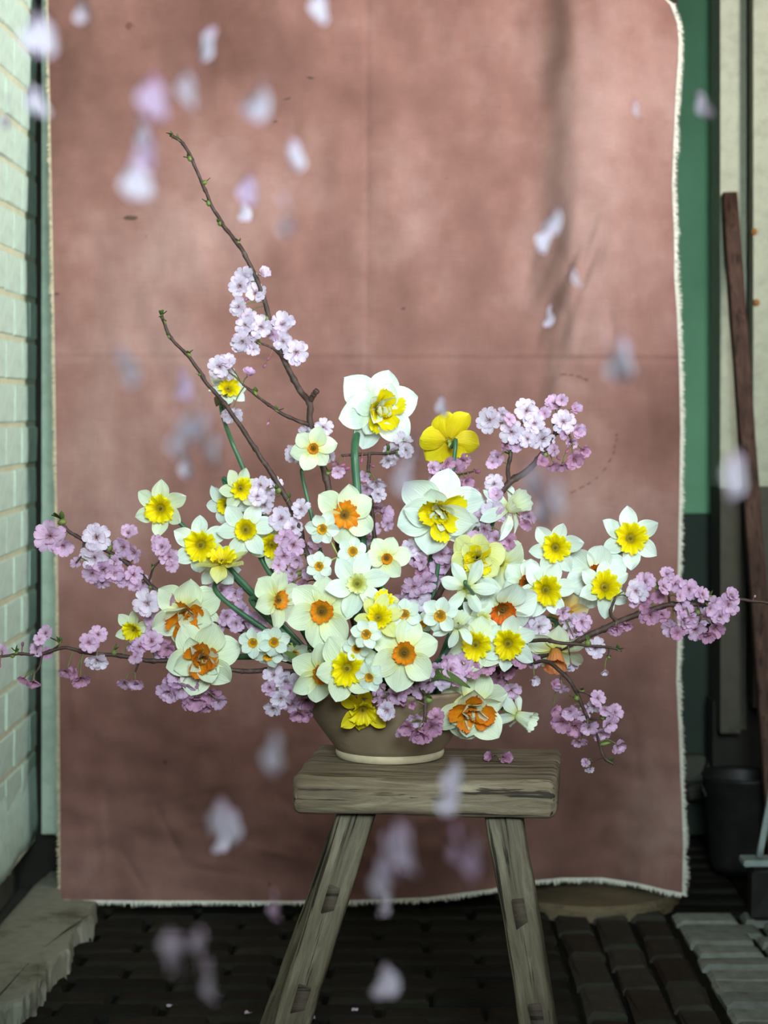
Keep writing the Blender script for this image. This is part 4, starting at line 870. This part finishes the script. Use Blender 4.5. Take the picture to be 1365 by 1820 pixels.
branch('drooping cherry twig hanging beside the stool end with mauve blossoms',
  [[(1090, 1358, 2.46, 2.6), (1074, 1346, 2.46, 2.6), (1062, 1310, 2.46, 2.5), (1042, 1270, 2.46, 2.9), (1024, 1230, 2.46, 3.4), (1000, 1196, 2.46, 3.6), (960, 1175, 2.48, 4), (860, 1195, 2.53, 5), (760, 1226, 2.56, 5)],
   [(1074, 1346, 2.46, 1.6), (1058, 1352, 2.455, 1.4), (1048, 1360, 2.455, 1)], [(1024, 1228, 2.46, 2), (1042, 1232, 2.455, 1.8), (1056, 1242, 2.455, 1.2)], [(1045, 1278, 2.46, 1.6), (1075, 1278, 2.455, 1.2)], [(1000, 1196, 2.46, 2), (996, 1212, 2.455, 1.6)], [(960, 1175, 2.48, 2.4), (935, 1178, 2.46, 2), (930, 1165, 2.455, 1.6)]],
  [(998, 1222, 13, 1, (-.1, -.8)), (985, 1216, 12, 2), (1062, 1241, 14, 1, (.2, .3)), (1056, 1256, 12, 0), (1092, 1266, 15, 1, (.5, .3)), (1082, 1286, 15, 1, (.4, -.2)), (1013, 1264, 16, 1, (-.1, -.2), .3), (1036, 1266, 14, 1, (.2, -.2)), (1000, 1282, 20, 2, (-.4, -.4)), (1022, 1290, 20, 2, (0, -.5)), (1046, 1292, 16, 1, (.1, -.5)), (1068, 1302, 16, 1, (.2, -.5)), (1030, 1317, 14, 1, (-.1, -.8)), (1097, 1325, 15, 1, (.4, -.5)), (1041, 1355, 8, 1, (-.5, -.2)), (1048, 1368, 8, 0, (.2, -.7)), (950, 1205, 13, 0, (.1, -.5), .5), (948, 1172, 15, 1), (925, 1172, 15, 2), (985, 1262, 12, 2), (900, 1192, 15, 2), (908, 1226, 19, 1, (.1, -.4)), (885, 1205, 15, 2), (1075, 1262, 11, 1)],
  [], [(1034, 1226, 13, 2), (1020, 1244, 13, 2), (1066, 1272, 11, 2), (1086, 1356, 12, 3), (1090, 1318, 8, 1), (900, 1178, 13, 2)])
branch('cherry twig rising behind the thick stem with small forked sprays of pale blossom',
  [[(718, 795, 2.60, 2), (690, 806, 2.60, 2.4), (660, 806, 2.60, 2.8), (606, 810, 2.60, 2.4)],
   [(656, 806, 2.60, 3.2), (655, 850, 2.60, 3.2), (664, 940, 2.59, 3.8), (676, 1080, 2.58, 4), (690, 1225, 2.57, 4.5)], [(660, 900, 2.59, 2), (680, 905, 2.585, 1.6)], [(676, 970, 2.585, 2.4), (700, 965, 2.57, 2)], [(676, 1080, 2.58, 3), (740, 1040, 2.56, 2.6), (760, 1000, 2.55, 2)]],
  [(700, 802, 18, 0, (.1, -.5)), (716, 784, 19, 0, (.5, .4)), (690, 818, 15, 0, (0, -.7)), (722, 800, 14, 0), (668, 858, 19, 0, (.1, -.7)), (652, 868, 15, 1, (-.2, -.7)), (648, 846, 11, 1), (672, 878, 14, 0), (668, 902, 13, 2), (682, 912, 18, 1, (.5, .1), .4), (690, 930, 14, 1), (600, 828, 11, 2), (665, 940, 13, 1), (652, 958, 14, 1), (660, 1010, 12, 1)],
  [(643, 815, 8, 2), (598, 822, 9, 2), (612, 836, 9, 2), (660, 828, 7, 2)], [(690, 800, 14, 3), (712, 812, 12, 2), (660, 842, 11, 2), (655, 975, 18, 2)])
branch('dark cherry twig with deep pink buds rising behind the big double white daffodil',
  [[(806, 822, 2.555, 2.6), (802, 850, 2.555, 4), (797, 890, 2.555, 4.5), (790, 950, 2.56, 4.5), (778, 1010, 2.56, 4.5), (760, 1100, 2.56, 5), (720, 1225, 2.565, 5)],
   [(802, 846, 2.555, 2), (822, 842, 2.55, 1.8), (842, 838, 2.55, 1.5)], [(795, 900, 2.555, 2), (812, 880, 2.55, 1.8), (826, 868, 2.55, 1.4)], [(770, 1050, 2.56, 3), (745, 1020, 2.55, 2.4), (735, 985, 2.545, 2)]],
  [(784, 843, 18, 1, (-.2, .4)), (808, 832, 19, 2, (0, .6)), (768, 832, 14, 1), (828, 856, 15, 2, (.3, -.2)), (836, 873, 15, 2, (.2, -.3)), (822, 818, 15, 2), (795, 822, 14, 2), (812, 862, 13, 2), (775, 850, 13, 1),
   (730, 972, 17, 0), (746, 976, 17, 0), (738, 992, 15, 1), (760, 1006, 14, 2), (748, 1014, 14, 2), (786, 985, 18, 1), (792, 1008, 15, 1), (778, 965, 14, 1), (735, 1042, 20, 1), (757, 1034, 19, 1), (742, 1062, 24, 0, (0, .1), .05), (768, 1056, 17, 1), (728, 1078, 16, 1), (762, 1086, 15, 1), (792, 1034, 14, 2), (778, 1030, 15, 1), (720, 1052, 15, 1), (806, 1010, 12, 2), (750, 1000, 14, 1), (805, 985, 12, 1), (712, 1065, 13, 1), (775, 1008, 13, 1)],
  [(846, 838, 10, 2), (832, 847, 8, 2), (897, 1042, 6, 2), (833, 1030, 7, 2)], [(812, 848, 14, 3), (780, 1000, 13, 3), (745, 1008, 12, 2), (800, 1000, 10, 2)])
branch('low cherry twig spilling mauve blossom over the front of the bowl',
  [[(752, 1282, 2.405, 2.4), (756, 1262, 2.41, 3), (755, 1236, 2.42, 3.6), (740, 1215, 2.45, 4), (710, 1212, 2.50, 4.5), (695, 1225, 2.56, 5)],
   [(740, 1216, 2.45, 3), (700, 1226, 2.42, 2.4), (682, 1240, 2.41, 2)], [(750, 1226, 2.43, 3), (800, 1205, 2.43, 2.6), (850, 1190, 2.45, 2)]],
  [(688, 1222, 21, 1, (-.1, .2)), (704, 1236, 17, 1), (678, 1240, 16, 1), (688, 1262, 17, 0, (-.2, -.1), .3), (718, 1246, 12, 2, (-.2, 0), .6), (732, 1252, 11, 2, (.2, 0), .6), (762, 1214, 17, 1), (748, 1228, 14, 1), (786, 1218, 17, 0, (0, .3), .4), (800, 1190, 19, 1), (822, 1180, 20, 1), (842, 1192, 15, 2), (776, 1190, 16, 1), (725, 1290, 17, 2, (-.3, -.5)), (745, 1300, 21, 2, (0, -.6)), (766, 1290, 20, 2, (.2, -.5)), (738, 1278, 15, 1, (-.1, -.4)), (775, 1275, 15, 2), (756, 1308, 15, 2), (712, 1298, 12, 1), (865, 1185, 15, 2), (790, 1172, 15, 1), (812, 1205, 15, 1), (670, 1222, 14, 1), (720, 1222, 14, 1)],
  [], [(755, 1238, 16, 3), (770, 1245, 14, 2), (735, 1218, 14, 2)])
# leaves and loose blossom low in the bunch
for k, (pts, lab) in enumerate(((((770, 1200, 2.42), (800, 1202, 2.41), (836, 1222, 2.405)), 'dull green strap leaf lying among mauve blossom over the bowl rim'),
                                (((560, 1200, 2.50), (530, 1172, 2.48), (500, 1155, 2.47)), 'dark green strap leaf behind the low cluster of small narcissi'))):
    pp = catmull([BC + Vector((0, -.06, .085))] + [P(*q) for q in pts], 8); V, uv = [], []
    for i, p in enumerate(pp):
        t = i / (len(pp) - 1); wd = .008 * (1 - .9 * t ** 4)
        for s in (-1, 0, 1): V.append(p + Vector((0, 0, s * wd * .8)) + Vector((0, s * wd * .5, 0)) + Vector((0, -.002 * abs(s), 0))); uv.append((s / 2 + .5, t))
    base = pp[0].copy(); o = ob('narcissus_leaf', mesh('narcissus_leaf', [p - base for p in V], grid_faces(3, len(pp)), M_LEAF, uv), None, T(base)); tag(o, lab, 'leaf')

# ------------------------------------------------------------------ fallen and falling petals
fb = empty('fallen_blossom', PZ(888, 1352, ZT))
wood_pts = [P(888, 1350, 2.475)]
for u, v, r, f in ((873, 1345, 13, (-.6, .1)), (898, 1347, 16, (.15, .15))):
    blossom(fb, wood_pts, u, v, r, 2, PZ(u, v + 7, ZT).y, f, .62)
tag(fb, 'pair of pink cherry blossoms fallen on the stool top', 'blossom')
rp = random.Random(99)
FP = []
for t in (0, 1):
    for k in range(3): FP.append(CP[t][k])
for u, v in ((560, 1811), (626, 1797), (42, 1782), (300, 1790), (448, 1800)):
    p = PZ(u, v, .003); o = ob('fallen_petal', rp.choice(FP[:3]), None, T(p) @ RZ(rp.uniform(0, 6)) @ RY(-.05) @ S(.012))
    tag(o, 'tiny white cherry petal lying on the dark brick floor', 'petal', 'fallen petals on the brick floor')
def fall(u, v, L, wd, ang, tint=0, kk=None):
    """one loose petal in mid air, seen at the given size in px; distance follows from a 15-17 mm petal"""
    real = rp.uniform(.015, .018); d = max(.75, min(3.3, real * F / L)); c = P(u, v, d); Lw = L * d / F
    yaw = math.acos(max(.12, min(1, wd / (L * .94))))                   # turned about its own length
    M = T(c) @ RY(math.radians(90 + ang)) @ T((-Lw / 2, 0, 0)) @ RX(PI / 2 + yaw * rp.choice((-1, 1))) @ S(Lw)
    o = ob('falling_petal', CP[tint][rp.randrange(6)], None, M); tag(o, ('loose pale pink cherry petal', 'loose deeper pink cherry petal')[tint] + ' drifting down through the air', 'petal', ('pale petals falling through the air', 'pink petals falling through the air')[tint])
for a in ((68, 60, 80, 48, 0), (146, 8, 62, 26, -8), (566, 12, 62, 25, 2), (368, 78, 62, 22, 14), (331, 155, 78, 12, -6), (460, 175, 80, 34, 20), (270, 172, 84, 40, 4, 1), (262, 262, 84, 38, 4, 1), (249, 230, 66, 14, -8), (243, 318, 78, 44, -4), (62, 180, 66, 24, -18), (524, 276, 58, 24, -14),
          (440, 335, 62, 26, 3, 1), (434, 372, 44, 22, 0), (510, 381, 76, 13, -4), (985, 385, 62, 26, 18), (966, 425, 50, 24, 26), (978, 562, 40, 17, 2), (1094, 640, 78, 14, -10), (1111, 640, 80, 20, -13), (228, 650, 74, 44, -24), (1130, 196, 44, 8, -12), (1252, 186, 58, 11, -32), (1021, 492, 46, 9, -20),
          (325, 680, 62, 26, 0, 1), (318, 775, 80, 22, 2), (340, 745, 84, 22, 4), (362, 770, 82, 20, 0), (384, 800, 74, 18, -3), (332, 822, 60, 20, -5), (786, 722, 42, 14, -16), (715, 850, 80, 18, -6), (735, 800, 60, 16, 4), (952, 862, 82, 16, -12), (972, 885, 84, 18, -14), (990, 880, 80, 14, -8), (965, 915, 60, 14, -16),
          (1302, 845, 84, 46, 0), (386, 1455, 72, 28, 6), (412, 1470, 66, 20, -10), (392, 1490, 52, 26, 0), (685, 1742, 62, 48, 0), (302, 1685, 84, 24, -4), (318, 1700, 80, 18, -3), (356, 1690, 82, 20, -4), (374, 1740, 80, 16, -2), (484, 1335, 84, 18, 2), (490, 1610, 56, 14, 0, 1), (675, 1560, 82, 18, 0), (690, 1520, 84, 16, 0), (704, 1500, 78, 18, 2), (727, 1512, 84, 16, 0), (683, 1600, 56, 16, 4),
          (815, 1500, 80, 10, 0, 1), (838, 1520, 84, 16, -2, 1), (804, 1378, 64, 30, 10), (798, 1420, 62, 32, 12), (12, 200, 58, 14, 6)):
    fall(*a)
